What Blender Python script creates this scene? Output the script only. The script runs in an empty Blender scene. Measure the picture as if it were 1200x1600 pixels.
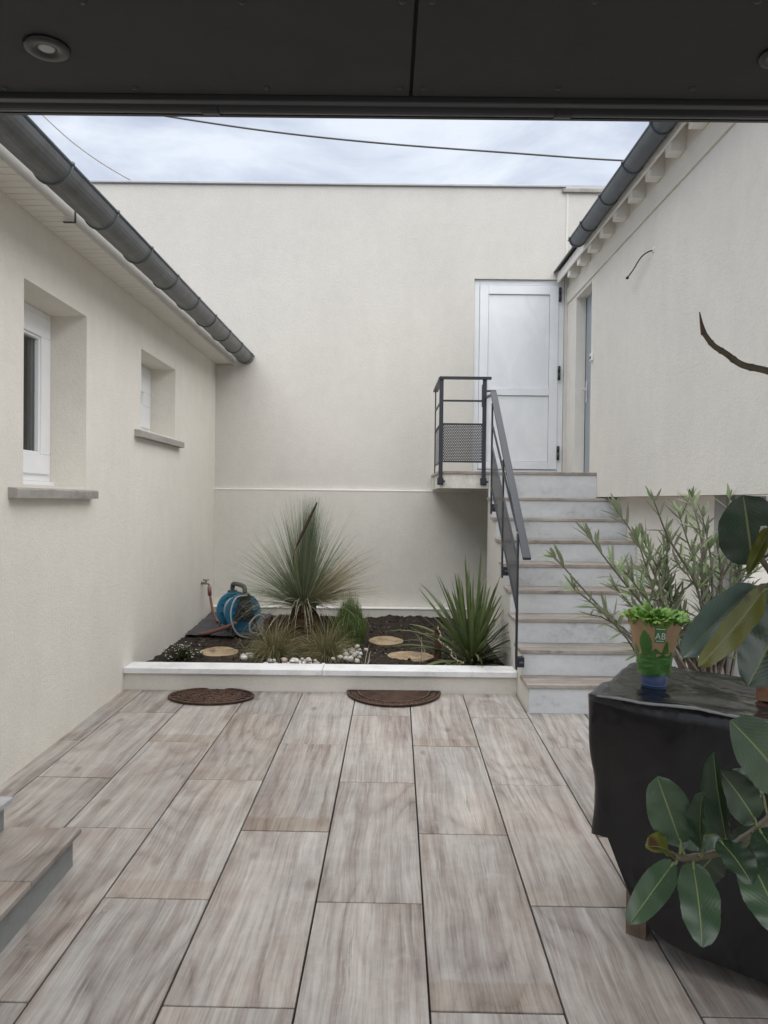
import bpy, math, random
from mathutils import Vector as V, Matrix, noise as mnoise
R = random.Random(7)
PI = math.pi
sc = bpy.context.scene
COL = sc.collection

# ------------------------------------------------------------------ camera, sky, sun, exposure
cam_d = bpy.data.cameras.new('camera'); cam = bpy.data.objects.new('camera', cam_d); COL.objects.link(cam)
cam_d.sensor_fit = 'VERTICAL'; cam_d.sensor_height = 36; cam_d.lens = 36 * 1220 / 1600
cam_d.clip_start = 0.05; cam_d.clip_end = 500
cam.matrix_world = (Matrix.Translation((0, 0, 1.565)) @ Matrix.Rotation(math.radians(.10), 4, 'Z')
                    @ Matrix.Rotation(math.radians(89.2), 4, 'X') @ Matrix.Rotation(math.radians(.65), 4, 'Z'))
sc.camera = cam
sc.render.resolution_x, sc.render.resolution_y = 768, 1024

SUN_EL, SUN_AZ = 70, 142        # azimuth clockwise from +Y (north): the veiled sun stands high behind the camera, a little right
world = bpy.data.worlds.new("World"); sc.world = world; world.use_nodes = True
wn, wl = world.node_tree.nodes, world.node_tree.links
wn.clear()
wout = wn.new('ShaderNodeOutputWorld'); wbg = wn.new('ShaderNodeBackground'); wl.new(wbg.outputs[0], wout.inputs[0])
sky = wn.new('ShaderNodeTexSky'); sky.sky_type = 'NISHITA'; sky.sun_disc = False
sky.sun_elevation = math.radians(SUN_EL); sky.sun_rotation = math.radians(SUN_AZ)
wtc = wn.new('ShaderNodeTexCoord'); wsep = wn.new('ShaderNodeSeparateXYZ'); wl.new(wtc.outputs['Generated'], wsep.inputs[0])
wadd = wn.new('ShaderNodeMath'); wadd.operation = 'ADD'; wadd.inputs[1].default_value = .25; wl.new(wsep.outputs[2], wadd.inputs[0])
wmax = wn.new('ShaderNodeMath'); wmax.operation = 'MAXIMUM'; wmax.inputs[1].default_value = .1; wl.new(wadd.outputs[0], wmax.inputs[0])
wdiv = wn.new('ShaderNodeVectorMath'); wdiv.operation = 'DIVIDE'; wl.new(wtc.outputs['Generated'], wdiv.inputs[0]); wl.new(wmax.outputs[0], wdiv.inputs[1])
wno = wn.new('ShaderNodeTexNoise'); wno.inputs['Scale'].default_value = 2.6; wno.inputs['Detail'].default_value = 9; wno.inputs['Roughness'].default_value = .58
wno.inputs['Distortion'].default_value = .5
wl.new(wdiv.outputs[0], wno.inputs['Vector'])
wr = wn.new('ShaderNodeValToRGB'); wl.new(wno.outputs[0], wr.inputs[0])
e = wr.color_ramp.elements
e[0].position = .40; e[0].color = (1.66, 1.82, 2.2, 1); e[1].position = .62; e[1].color = (2.6, 2.76, 3.0, 1)
wmix = wn.new('ShaderNodeMixRGB'); wmix.inputs[0].default_value = .94
wl.new(sky.outputs[0], wmix.inputs[1]); wl.new(wr.outputs[0], wmix.inputs[2]); wl.new(wmix.outputs[0], wbg.inputs[0])
wbg.inputs[1].default_value = .10

sun_d = bpy.data.lights.new('sun', 'SUN'); sun_d.energy = 1.5; sun_d.angle = math.radians(112); sun_d.color = (1, .97, .93)
sun = bpy.data.objects.new('sun', sun_d); COL.objects.link(sun)
az, el = math.radians(SUN_AZ), math.radians(SUN_EL)
sdir = V((math.sin(az) * math.cos(el), math.cos(az) * math.cos(el), math.sin(el)))
sun.rotation_euler = sdir.to_track_quat('Z', 'Y').to_euler()
sc.view_settings.view_transform = 'Standard'; sc.view_settings.look = 'None'
sc.view_settings.exposure = 1.74; sc.cycles.diffuse_bounces = 8; sc.view_settings.gamma = 1; sc.view_settings.use_curve_mapping = False

# ------------------------------------------------------------------ geometry helpers
class G:
    """collects verts / faces (with material slot and a per-vertex random value) for ONE mesh object"""
    def __init__(s): s.v = []; s.f = []; s.m = []; s.a = []; s.cur = 0; s.r = 0.5
    def add(s, vs, fs, m=None):
        o = len(s.v); s.v += [tuple(p) for p in vs]; s.a += [s.r] * len(vs)
        for f in fs: s.f.append(tuple(i + o for i in f)); s.m.append(s.cur if m is None else m)
    def box(s, a, b, m=None):
        (x0, y0, z0), (x1, y1, z1) = a, b
        s.add([(x0, y0, z0), (x1, y0, z0), (x1, y1, z0), (x0, y1, z0), (x0, y0, z1), (x1, y0, z1), (x1, y1, z1), (x0, y1, z1)],
              [(0, 3, 2, 1), (4, 5, 6, 7), (0, 1, 5, 4), (1, 2, 6, 5), (2, 3, 7, 6), (3, 0, 4, 7)], m)
    def bbox(s, a, b, c=.003, m=None):
        """box with chamfered edges"""
        (x0, y0, z0), (x1, y1, z1) = a, b
        vs = []; idx = {}
        for ix, x in ((0, x0), (1, x1)):
            for iy, y in ((0, y0), (1, y1)):
                for iz, z in ((0, z0), (1, z1)):
                    dx, dy, dz = (c if ix == 0 else -c), (c if iy == 0 else -c), (c if iz == 0 else -c)
                    for k, p in enumerate(((x, y + dy, z + dz), (x + dx, y, z + dz), (x + dx, y + dy, z))):
                        idx[(ix, iy, iz, k)] = len(vs); vs.append(p)
        I = lambda a_, b_, c_, k: idx[(a_, b_, c_, k)]
        fs = []
        for q in (0, 1):
            fs.append([I(q, 0, 0, 0), I(q, 1, 0, 0), I(q, 1, 1, 0), I(q, 0, 1, 0)][::(1 if q else -1)])
            fs.append([I(0, q, 0, 1), I(1, q, 0, 1), I(1, q, 1, 1), I(0, q, 1, 1)][::(-1 if q else 1)])
            fs.append([I(0, 0, q, 2), I(1, 0, q, 2), I(1, 1, q, 2), I(0, 1, q, 2)][::(1 if q else -1)])
        for p in (0, 1):
            for q in (0, 1):
                fs.append([I(p, q, 0, 0), I(p, q, 1, 0), I(p, q, 1, 1), I(p, q, 0, 1)])
                fs.append([I(p, 0, q, 0), I(p, 1, q, 0), I(p, 1, q, 2), I(p, 0, q, 2)])
                fs.append([I(0, p, q, 1), I(1, p, q, 1), I(1, p, q, 2), I(0, p, q, 2)])
        for i in (0, 1):
            for j in (0, 1):
                for k in (0, 1): fs.append([I(i, j, k, 0), I(i, j, k, 1), I(i, j, k, 2)])
        s.add(vs, fs, m); s.fix = True
    def prism(s, poly, axis, a, b, m=None):
        """extrude a 2D polygon along an axis ('x': poly is (y,z), 'y': (x,z), 'z': (x,y))"""
        def P(p, t): return {'x': (t, p[0], p[1]), 'y': (p[0], t, p[1]), 'z': (p[0], p[1], t)}[axis]
        n = len(poly)
        s.add([P(p, a) for p in poly] + [P(p, b) for p in poly],
              [tuple(range(n)), tuple(range(2 * n - 1, n - 1, -1))] + [(i, i + n, (i + 1) % n + n, (i + 1) % n) for i in range(n)], m)
        s.fix = True
    def tube(s, pts, rad, n=8, m=None, cap=True, squash=1.0):
        pts = [V(p) for p in pts]; k = len(pts)
        if not hasattr(rad, '__len__'): rad = [rad] * k
        up = V((0, 0, 1)); rings = []
        t0 = (pts[1] - pts[0]).normalized()
        u = t0.cross(up) if abs(t0.z) < .95 else t0.cross(V((1, 0, 0)))
        u.normalize()
        for i, p in enumerate(pts):
            t = (pts[min(i + 1, k - 1)] - pts[max(i - 1, 0)]).normalized()
            u = (u - t * u.dot(t)).normalized(); w = t.cross(u)
            rings += [p + (u * math.cos(2 * PI * j / n) + w * math.sin(2 * PI * j / n) * squash) * rad[i] for j in range(n)]
        fs = [(i * n + j, i * n + (j + 1) % n, (i + 1) * n + (j + 1) % n, (i + 1) * n + j) for i in range(k - 1) for j in range(n)]
        if cap: fs += [tuple(range(n - 1, -1, -1)), tuple(range((k - 1) * n, k * n))]
        s.add(rings, fs, m)
    def lathe(s, prof, n=24, c=(0, 0, 0), m=None, sx=1, sy=1):
        vs = []
        for r, z in prof:
            vs += [(c[0] + r * sx * math.cos(2 * PI * j / n), c[1] + r * sy * math.sin(2 * PI * j / n), c[2] + z) for j in range(n)]
        k = len(prof)
        fs = [(i * n + j, i * n + (j + 1) % n, (i + 1) * n + (j + 1) % n, (i + 1) * n + j) for i in range(k - 1) for j in range(n)]
        if prof[0][0] > 0: fs.append(tuple(range(n - 1, -1, -1)))
        if prof[-1][0] > 0: fs.append(tuple(range((k - 1) * n, k * n)))
        s.add(vs, fs, m)
    def grid(s, nu, nv, fn, m=None):
        s.add([fn(i / nu, j / nv) for i in range(nu + 1) for j in range(nv + 1)],
              [(i * (nv + 1) + j, (i + 1) * (nv + 1) + j, (i + 1) * (nv + 1) + j + 1, i * (nv + 1) + j + 1) for i in range(nu) for j in range(nv)], m)
    def blade(s, base, d, L, w, droop=.3, seg=6, side=None, tipw=.1, m=None, bell=False):
        """grass blade: a strip that starts along d and bends down under its weight"""
        p = V(base); d = V(d).normalized(); st = L / seg
        sd = side or V((R.uniform(-1, 1), R.uniform(-1, 1), R.uniform(-.3, .3)))
        vs = []
        for i in range(seg + 1):
            t = i / seg
            ww = (math.sin(PI * min(1, t * .93 + .06)) ** .7 if bell else (1 - t) + tipw * t) * w * .5
            q = sd - d * sd.dot(d)
            q = q.normalized() if q.length > 1e-4 else V((1, 0, 0))
            vs += [p - q * ww, p + q * ww]
            d = (d + V((0, 0, -droop * (.3 + t) / seg))).normalized(); p = p + d * st
        s.add(vs, [(2 * i, 2 * i + 1, 2 * i + 3, 2 * i + 2) for i in range(seg)], m)
        return p
    def build(s, name, mats, parent=None, smooth=False, attr=False, rel=None):
        me = bpy.data.meshes.new(name)
        me.from_pydata(s.v, [], s.f)
        if not isinstance(mats, (list, tuple)): mats = [mats]
        for x in mats: me.materials.append(x)
        if len(mats) > 1: me.polygons.foreach_set('material_index', s.m)
        if smooth: me.polygons.foreach_set('use_smooth', [True] * len(me.polygons))
        if attr:
            at = me.attributes.new('rnd', 'FLOAT', 'POINT'); at.data.foreach_set('value', s.a)
        if getattr(s, 'fix', False):
            import bmesh
            bm = bmesh.new(); bm.from_mesh(me); bmesh.ops.recalc_face_normals(bm, faces=bm.faces); bm.to_mesh(me); bm.free()
        me.update()
        return link(name, me, parent)

def link(name, data, parent=None):
    o = bpy.data.objects.new(name, data); COL.objects.link(o)
    if parent is not None:
        o.parent = parent
        o.matrix_parent_inverse = Matrix.Translation(-world_loc(parent))   # parts are modelled in world coordinates
    return o
def world_loc(o):
    if o.type == 'EMPTY': return V(o.location)
    return V((0, 0, 0))
def tag(o, label=None, cat=None, group=None, kind=None):
    if label: o['label'] = label
    if cat: o['category'] = cat
    if group: o['group'] = group
    if kind: o['kind'] = kind
    return o
def thing(name, label, cat, loc, group=None):
    o = bpy.data.objects.new(name, None); COL.objects.link(o); o.location = loc; o.empty_display_size = .1
    return tag(o, label, cat, group)
def dup(o, loc):
    """copy a thing (Empty or mesh modelled round its own origin) with its parts"""
    c = o.copy(); COL.objects.link(c); c.location = loc
    for ch in o.children:
        d = ch.copy(); COL.objects.link(d); d.parent = c
    return c
def smooth_path(pts, n=6):
    """Catmull-Rom through pts"""
    P = [V(p) for p in pts]; P = [P[0] * 2 - P[1]] + P + [P[-1] * 2 - P[-2]]; out = []
    for i in range(1, len(P) - 2):
        for k in range(n):
            t = k / n; a, b, c, d = P[i - 1:i + 3]
            out.append(.5 * ((2 * b) + (c - a) * t + (2 * a - 5 * b + 4 * c - d) * t * t + (3 * b - a - 3 * c + d) * t ** 3))
    return out + [P[-2]]

# ------------------------------------------------------------------ materials
class M:
    def __init__(s, name, rough=.6, metal=0, spec=.5):
        s.mat = bpy.data.materials.new(name); s.mat.use_nodes = True
        s.t = s.mat.node_tree; s.n = s.t.nodes; s.l = s.t.links
        s.b = s.n['Principled BSDF']; s.b.inputs['Roughness'].default_value = rough
        s.b.inputs['Metallic'].default_value = metal; s.b.inputs['Specular IOR Level'].default_value = spec
        s.tc = s.n.new('ShaderNodeTexCoord')
    def set(s, sock, val):
        if hasattr(val, 'is_linked') or isinstance(val, bpy.types.NodeSocket): s.l.new(val, sock)
        else: sock.default_value = val
    def map(s, scale=(1, 1, 1), src=None, off=None):
        n = s.n.new('ShaderNodeVectorMath'); n.operation = 'MULTIPLY'; n.inputs[1].default_value = scale
        s.l.new(src or s.tc.outputs['Object'], n.inputs[0]); return n.outputs[0]
    def noise(s, scale, detail=4, rough=.55, vec=None, dist=0, out=0):
        n = s.n.new('ShaderNodeTexNoise'); n.inputs['Scale'].default_value = scale; n.inputs['Detail'].default_value = detail
        n.inputs['Roughness'].default_value = rough; n.inputs['Distortion'].default_value = dist
        s.l.new(vec or s.tc.outputs['Object'], n.inputs['Vector']); return n.outputs[out]
    def vor(s, scale, vec=None):
        n = s.n.new('ShaderNodeTexVoronoi'); n.inputs['Scale'].default_value = scale
        s.l.new(vec or s.tc.outputs['Object'], n.inputs['Vector']); return n.outputs[0]
    def ramp(s, fac, stops):
        n = s.n.new('ShaderNodeValToRGB'); s.l.new(fac, n.inputs[0]); e = n.color_ramp.elements
        while len(e) < len(stops): e.new(.5)
        for x, (p, c) in zip(e, stops): x.position = p; x.color = (*c, 1) if len(c) == 3 else c
        return n.outputs[0]
    def math(s, op, a, b=0.0, clamp=False):
        n = s.n.new('ShaderNodeMath'); n.operation = op; n.use_clamp = clamp; s.set(n.inputs[0], a); s.set(n.inputs[1], b); return n.outputs[0]
    def mix(s, fac, a, b, mode='MIX'):
        n = s.n.new('ShaderNodeMixRGB'); n.blend_type = mode; s.set(n.inputs[0], fac)
        s.set(n.inputs[1], (*a, 1) if isinstance(a, tuple) and len(a) == 3 else a)
        s.set(n.inputs[2], (*b, 1) if isinstance(b, tuple) and len(b) == 3 else b); return n.outputs[0]
    def rng(s, v, a, b, c=0., d=1.):
        n = s.n.new('ShaderNodeMapRange'); s.set(n.inputs[0], v)
        for i, x in enumerate((a, b, c, d)): n.inputs[i + 1].default_value = x
        return n.outputs[0]
    def col(s, c): s.set(s.b.inputs['Base Color'], (*c, 1) if isinstance(c, tuple) and len(c) == 3 else c); return s
    def bump(s, h, strength=.3, dist=.01, prev=None):
        n = s.n.new('ShaderNodeBump'); n.inputs['Strength'].default_value = strength; n.inputs['Distance'].default_value = dist
        s.l.new(h, n.inputs['Height'])
        if prev: s.l.new(prev, n.inputs['Normal'])
        s.l.new(n.outputs[0], s.b.inputs['Normal']); return n.outputs[0]
    def attr(s, name='rnd'):
        n = s.n.new('ShaderNodeAttribute'); n.attribute_name = name; return n.outputs['Fac']

def mat_stucco(name, c, var=.06, bump=.35):
    m = M(name, .92, spec=.2)
    lo = m.noise(.8, 6, .62); st = m.noise(1, 6, .65, m.map((4.5, 4.5, .9))); fi = m.noise(70, 5, .7); md = m.noise(9, 5, .65)
    k = m.math('ADD', m.math('ADD', m.math('MULTIPLY', lo, .34), m.math('MULTIPLY', st, .16)), m.math('ADD', m.math('MULTIPLY', fi, .28), m.math('MULTIPLY', md, .22)))
    d = tuple(x * (1 - var * 1.3) for x in c); l = tuple(min(1, x * (1 + var * 1.1)) for x in c)
    base = m.ramp(k, [(.38, d), (.62, l)])
    # grime specks and faint runs of dirt
    sp_ = m.noise(38, 6, .75); base = m.mix(m.rng(sp_, .69, .78, 0, .22), base, tuple(x * .55 for x in c))
    rn = m.noise(1, 5, .7, m.map((7, 7, .5))); base = m.mix(m.rng(rn, .60, .80, 0, .10), base, (c[0] * .72, c[1] * .70, c[2] * .66))
    m.col(base)
    b1 = m.bump(m.noise(130, 5, .7), bump * 1.5, .008)
    m.bump(m.noise(40, 4, .65), .4, .008, b1)
    return m.mat
def mat_flat(name, c, rough=.5, metal=0, var=.08, scale=6, bump=0, bscale=60, spec=.5):
    m = M(name, rough, metal, spec)
    n = m.noise(scale, 5, .6)
    m.col(m.ramp(n, [(.3, tuple(x * (1 - var) for x in c)), (.7, tuple(min(1, x * (1 + var)) for x in c))]))
    if bump: m.bump(m.noise(bscale, 4, .6), bump, .004)
    return m.mat
def mat_wood_tile(name, axis='y', stain=True, bright=1.0, brown=0.0):
    """porcelain slab printed like weathered grey wood; the grain runs along one local axis, every slab differs"""
    m = M(name, .42, spec=.45)
    oi = m.n.new('ShaderNodeObjectInfo')
    rv = m.n.new('ShaderNodeCombineXYZ')
    for i, k in enumerate((37.0, 91.0, 53.0)): m.l.new(m.math('MULTIPLY', oi.outputs['Random'], k), rv.inputs[i])
    ad = m.n.new('ShaderNodeVectorMath'); ad.operation = 'ADD'; m.l.new(m.tc.outputs['Object'], ad.inputs[0]); m.l.new(rv.outputs[0], ad.inputs[1])
    p = ad.outputs[0]
    S = (lambda a, b: (a, b, 1)) if axis == 'y' else (lambda a, b: (b, a, 1))
    wn_ = m.noise(2.4, 3, .5, m.map(S(1.1, .45), p), out=1)
    sb = m.n.new('ShaderNodeVectorMath'); sb.operation = 'SUBTRACT'; m.l.new(wn_, sb.inputs[0]); sb.inputs[1].default_value = (.5, .5, .5)
    wv = m.map((.085, .085, .0), sb.outputs[0])
    a2 = m.n.new('ShaderNodeVectorMath'); a2.operation = 'ADD'; m.l.new(p, a2.inputs[0]); m.l.new(wv, a2.inputs[1])
    q = a2.outputs[0]
    gA = m.noise(1, 6, .64, m.map(S(21, .85), q))
    gB = m.noise(1, 4, .7, m.map(S(110, 3.0), q))
    gL = m.noise(1, 3, .55, m.map(S(4.6, .35), q))
    cl = m.noise(6.5, 8, .72, m.map((1, .8, 1), p))
    gC = m.noise(1, 1.5, .45, m.map(S(2.1, .42), q))
    ring = m.math('POWER', m.math('ABSOLUTE', m.math('SINE', m.math('ADD', m.math('MULTIPLY', gC, 52.0), m.math('MULTIPLY', gB, 1.6)))), .5)
    msk = m.rng(m.noise(1.4, 2, .5, m.map(S(1.3, .9), p)), .38, .54)
    val = m.math('ADD', m.math('MULTIPLY', gA, .37), m.math('MULTIPLY', gB, .28))
    val = m.math('ADD', val, m.math('MULTIPLY', gL, .14)); val = m.math('ADD', val, m.math('MULTIPLY', cl, .21))
    val = m.math('SUBTRACT', val, m.math('MULTIPLY', m.math('MULTIPLY', m.math('SUBTRACT', 1.0, ring), msk), .085))
    b = bright
    base = m.ramp(val, [(.33, (.115 * b, .101 * b, .09 * b)), (.435, (.255 * b, .219 * b, .202 * b)), (.51, (.345 * b, .321 * b, .301 * b)), (.60, (.46 * b, .436 * b, .414 * b))])
    tn = m.noise(1.5, 4, .6, m.map(S(1.6, .6), p))
    base = m.mix(1, base, m.ramp(tn, [(.33, (1.03, .985, .945)), (.5, (1, 1, .995)), (.66, (.91, .935, .95))]), 'MULTIPLY')
    # darker cracks and knots
    ck = m.noise(1, 6, .75, m.map(S(30, 1.3), q))
    base = m.mix(m.rng(ck, .61, .66, 0, .5), base, (.12 * b, .10 * b, .09 * b))
    kn = m.vor(1, m.map(S(4.2, 2.1), q)); base = m.mix(m.rng(kn, .13, .05, 0, .6), base, (.14 * b, .115 * b, .095 * b))
    grit = m.noise(120, 3, .6, p); base = m.mix(m.rng(grit, .66, .74, 0, .3), base, (.10, .09, .085))
    scuff = m.noise(7, 6, .7, p)
    base = m.mix(m.rng(scuff, .60, .76, 0, .35), base, (.52, .50, .48))
    base = m.mix(1, base, m.ramp(oi.outputs['Random'], [(0, (.85, .845, .83)), (.35, (.97, .962, .945)), (.7, (1, .998, .99)), (1, (1.06, 1.065, 1.06))]), 'MULTIPLY')
    if stain:
        sy = m.n.new('ShaderNodeSeparateXYZ'); m.l.new(m.tc.outputs['Object'], sy.inputs[0])
        e_ = m.math('ADD', sy.outputs[1], m.math('MULTIPLY', m.math('SUBTRACT', m.noise(9, 5, .7, p), .5), .09))
        band = m.rng(e_, -.47, -.45, 1, 0)
        r2 = m.math('FRACT', m.math('MULTIPLY', oi.outputs['Random'], 17.0))
        base = m.mix(m.math('MULTIPLY', band, m.rng(r2, .5, .9, 0, .62)), base, (.80, .71, .60), 'MULTIPLY')
    if brown: base = m.mix(brown, base, (.85, .70, .56), 'MULTIPLY')
    m.col(base)
    m.set(m.b.inputs['Roughness'], m.rng(tn, .3, .7, .36, .55))
    m.bump(val, .12, .002)
    return m.mat
def mat_leaf(name, c1, c2, rough=.45, back=None, trans=.15, attr=True, tipc=None):
    m = M(name, rough, spec=.4)
    f = m.attr() if attr else m.noise(9, 4, .6)
    c = m.ramp(f, [(.1, c1), (.9, c2)])
    c = m.mix(m.rng(m.noise(18, 4, .6), .35, .75, 0, .35), c, tuple(x * 1.45 for x in c2))
    if tipc: c = m.mix(m.rng(f, .90, .93), c, tipc)
    if back:
        g = m.n.new('ShaderNodeNewGeometry'); c = m.mix(g.outputs['Backfacing'], c, back)
    m.col(c)
    if trans:
        tr = m.n.new('ShaderNodeBsdfTranslucent'); m.set(tr.inputs[0], c)
        mx = m.n.new('ShaderNodeMixShader'); mx.inputs[0].default_value = trans
        out = m.n['Material Output']; m.l.new(m.b.outputs[0], mx.inputs[1]); m.l.new(tr.outputs[0], mx.inputs[2]); m.l.new(mx.outputs[0], out.inputs[0])
    return m.mat

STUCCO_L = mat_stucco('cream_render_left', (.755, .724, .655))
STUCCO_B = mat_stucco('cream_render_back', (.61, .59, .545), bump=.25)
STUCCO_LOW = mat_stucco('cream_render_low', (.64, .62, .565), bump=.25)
STUCCO_R = mat_stucco('cream_render_right', (.745, .722, .665))
BAND = mat_stucco('smooth_band', (.69, .665, .60), .04, .1)
WHITE = mat_flat('white_pvc', (.80, .81, .82), .35, var=.03)
WHITE_P = mat_flat('white_paint', (.78, .77, .74), .6, var=.05)
SOFFIT = mat_flat('white_soffit', (.74, .72, .67), .5, var=.03)
FASCIA = mat_flat('fascia_shaded', (.52, .50, .455), .5, var=.05)  # white board darkened: shade of the eaves put into the colour
JOINT = mat_flat('dark_joint', (.03, .028, .027), .9)
ZINC = mat_flat('grey_zinc', (.115, .123, .127), .42, .3, .25, 7, .05)
ZINC_D = mat_flat('dark_zinc', (.10, .118, .138), .42, .35, .12, 5)
ANTH = mat_flat('anthracite_steel', (.026, .030, .040), .42, .1, .1, 10)
PANEL = mat_flat('dark_fibre_panel', (.030, .029, .028), .75, 0, .12, 9, .1, 90)
SCREW = mat_flat('screw_head', (.05, .05, .05), .4, .6)
BLACKM = mat_flat('black_plastic', (.02, .021, .023), .45)
ALU = mat_flat('brushed_alu', (.75, .76, .78), .35, .5)
GLASSM = mat_flat('window_glass', (.03, .034, .036), .06, 0, .05)
LENS = mat_flat('lens_glass', (.34, .34, .33), .25)
TILE = mat_wood_tile('wood_look_slab', 'y', True, 1.03)
TREAD = mat_wood_tile('wood_look_tread', 'x', False, 1.05, .2)
STEPT = mat_wood_tile('wood_look_step', 'y', False, .9, .2)
SLATE = mat_flat('roof_slate', (.07, .07, .075), .6, 0, .2, 12)
def mat_cement(name, c):
    m = M(name, .85, spec=.25)
    a = m.noise(2.2, 6, .65, m.map((1, 1, 2.2))); b = m.noise(26, 4, .65)
    k = m.math('ADD', m.math('MULTIPLY', a, .75), m.math('MULTIPLY', b, .25))
    m.col(m.ramp(k, [(.34, tuple(x * .70 for x in c)), (.47, c), (.64, tuple(x * 1.14 for x in c))]))
    m.bump(m.noise(60, 5, .65), .35, .005); return m.mat
CEMENT = mat_cement('grey_cement', (.55, .57, .585))
CEMENT_D = mat_cement('step_cement', (.24, .25, .24))
SILL = mat_cement('sill_stone', (.33, .31, .285))
RUST = mat_flat('rusty_iron', (.075, .042, .028), .75, .2, .5, 18, .4, 80)
CORTEN = mat_flat('corten_edging', (.085, .045, .025), .85, 0, .5, 20, .4, 60)

# ------------------------------------------------------------------ setting: ground, paving, soil
SL = .0189
def gz(y): return SL * y
g = G(); g.grid(20, 20, lambda u, v: (-60 + 120 * u, -60 + 120 * v, gz(-60 + 120 * v) - .045))
ground = tag(g.build('ground', mat_flat('ground_concrete', (.2, .19, .18), .95, 0, .2, 3)), kind='structure')
g = G()
g.add([(-2.4, .2, gz(.2) - .024), (4.2, .2, gz(.2) - .024), (4.2, 9, gz(9) - .024), (-2.4, 9, gz(9) - .024)], [(0, 1, 2, 3)])
pav = tag(g.build('pavement', JOINT), kind='structure')

TW, TL, YAWT = .4025, 1.194, math.atan(.0133)
ex, ey = V((math.cos(YAWT), -math.sin(YAWT), -SL * math.sin(YAWT))), V((math.sin(YAWT), math.cos(YAWT), SL))
tiles = {}
def tile_mesh(w, l):
    k = (round(w, 3), round(l, 3))
    if k not in tiles:
        t = G(); t.bbox((-w / 2, -l / 2, -.02), (w / 2, l / 2, 0), .0018)
        o = t.build('slab_source', TILE); tiles[k] = o.data; o.data.name = 'slab'; bpy.data.objects.remove(o)
    return tiles[k]
def lay(x0, x1, y0, y1):
    w, l = x1 - x0 - .0068, y1 - y0 - .0062
    o = bpy.data.objects.new('slab', tile_mesh(w, l)); COL.objects.link(o); o.parent = pav
    cx, cy = (x0 + x1) / 2, (y0 + y1) / 2
    # tile frame origin: joint line x = .119 at y = 0
    P = V((.119, 0, 0)) + ex * cx + V((ey.x / ey.y, 1, SL)) * cy
    n = ex.cross(ey).normalized()
    P += n * R.uniform(-.0012, .0012)
    rot = Matrix((ex.normalized(), ey.normalized(), n)).transposed().to_4x4()
    rot = rot @ Matrix.Rotation(R.uniform(-.0012, .0012), 4, 'X') @ Matrix.Rotation(R.uniform(-.001, .001), 4, 'Y')
    if R.random() < .0: rot = rot @ Matrix.Rotation(PI, 4, 'Z')
    o.matrix_world = Matrix.Translation(P) @ rot
for c in range(-6, 9):
    off = 2.313 if c % 2 == 0 else 2.912
    for k in range(-2, 6):
        y0, y1 = off + k * TL, off + (k + 1) * TL
        if y1 < .9: continue
        lim = 5.93 if (c + 1) * TW + .119 < 1.1 else 5.45
        if c * TW > 2.15: lim = 7.5
        if y0 > lim - .05: continue
        lay(c * TW, (c + 1) * TW, max(y0, .5), min(y1, lim))

XL, XR, YB = -1.97, 2.07, 9.0
# soil of the raised bed, lumpy
def soil_h(x, y): return .205 + .03 * mnoise.noise((x * 1.4, y * 1.4, 0)) + .022 * mnoise.noise((x * 6, y * 6, 3)) + .014 * mnoise.noise((x * 17, y * 17, 7)) + .009 * mnoise.noise((x * 45, y * 45, 9)) + max(0, y - 7.9) * .05
g = G(); g.grid(220, 200, lambda u, v: (XL + .0 + u * 2.97, 6.05 + v * 2.8, soil_h(XL + u * 2.97, 6.05 + v * 2.8)))
ms = M('dark_soil', .95, spec=.15)
ms.col(ms.ramp(ms.noise(30, 6, .7), [(.3, (.022, .017, .014)), (.55, (.048, .038, .031)), (.74, (.10, .082, .068))])); ms.bump(ms.noise(70, 5, .7), .8, .02)
tag(g.build('soil', ms.mat, smooth=True), kind='structure')
g = G()
for i in range(900):      # clods and grit lying on the bed
    x, y = R.uniform(XL + .1, .95), R.uniform(6.15, 8.75); r = R.choice((.006, .008, .01, .014, .02))
    z = soil_h(x, y) + r * .3; a = R.uniform(0, 6)
    pts = [(x + r * R.uniform(.7, 1.2) * math.cos(a + j * PI / 2), y + r * R.uniform(.7, 1.2) * math.sin(a + j * PI / 2), z + R.uniform(-.3, .3) * r) for j in range(4)]
    pts += [(x, y, z + r * R.uniform(.6, 1)), (x, y, z - r)]
    g.add(pts, [(0, 1, 4), (1, 2, 4), (2, 3, 4), (3, 0, 4), (1, 0, 5), (2, 1, 5), (3, 2, 5), (0, 3, 5)])
tag(g.build('soil_clods', ms.mat), 'small clods of dark earth scattered over the planted bed', 'soil', kind='stuff')

g = G()
for i in range(420):      # pale wood chips, leaf scraps and small stones on the soil
    x, y = R.uniform(XL + .1, .95), R.uniform(6.12, 8.6); r = R.choice((.004, .006, .008, .012)); a = R.uniform(0, 6); z = soil_h(x, y) + .006
    u, v = V((math.cos(a) * r, math.sin(a) * r, R.uniform(-.3, .5) * r)), V((-math.sin(a) * r * .45, math.cos(a) * r * .45, R.uniform(-.2, .2) * r)); c = V((x, y, z))
    g.add([c - u - v, c + u - v * .6, c + u * .9 + v, c - u * .8 + v, c + V((0, 0, r * .4))], [(0, 1, 4), (1, 2, 4), (2, 3, 4), (3, 0, 4)])
tag(g.build('wood_chips', mat_flat('pale_chips', (.26, .22, .17), .85, 0, .4, 30)), 'pale wood chips and grit littering the dark planted bed', 'mulch', kind='stuff')

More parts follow.
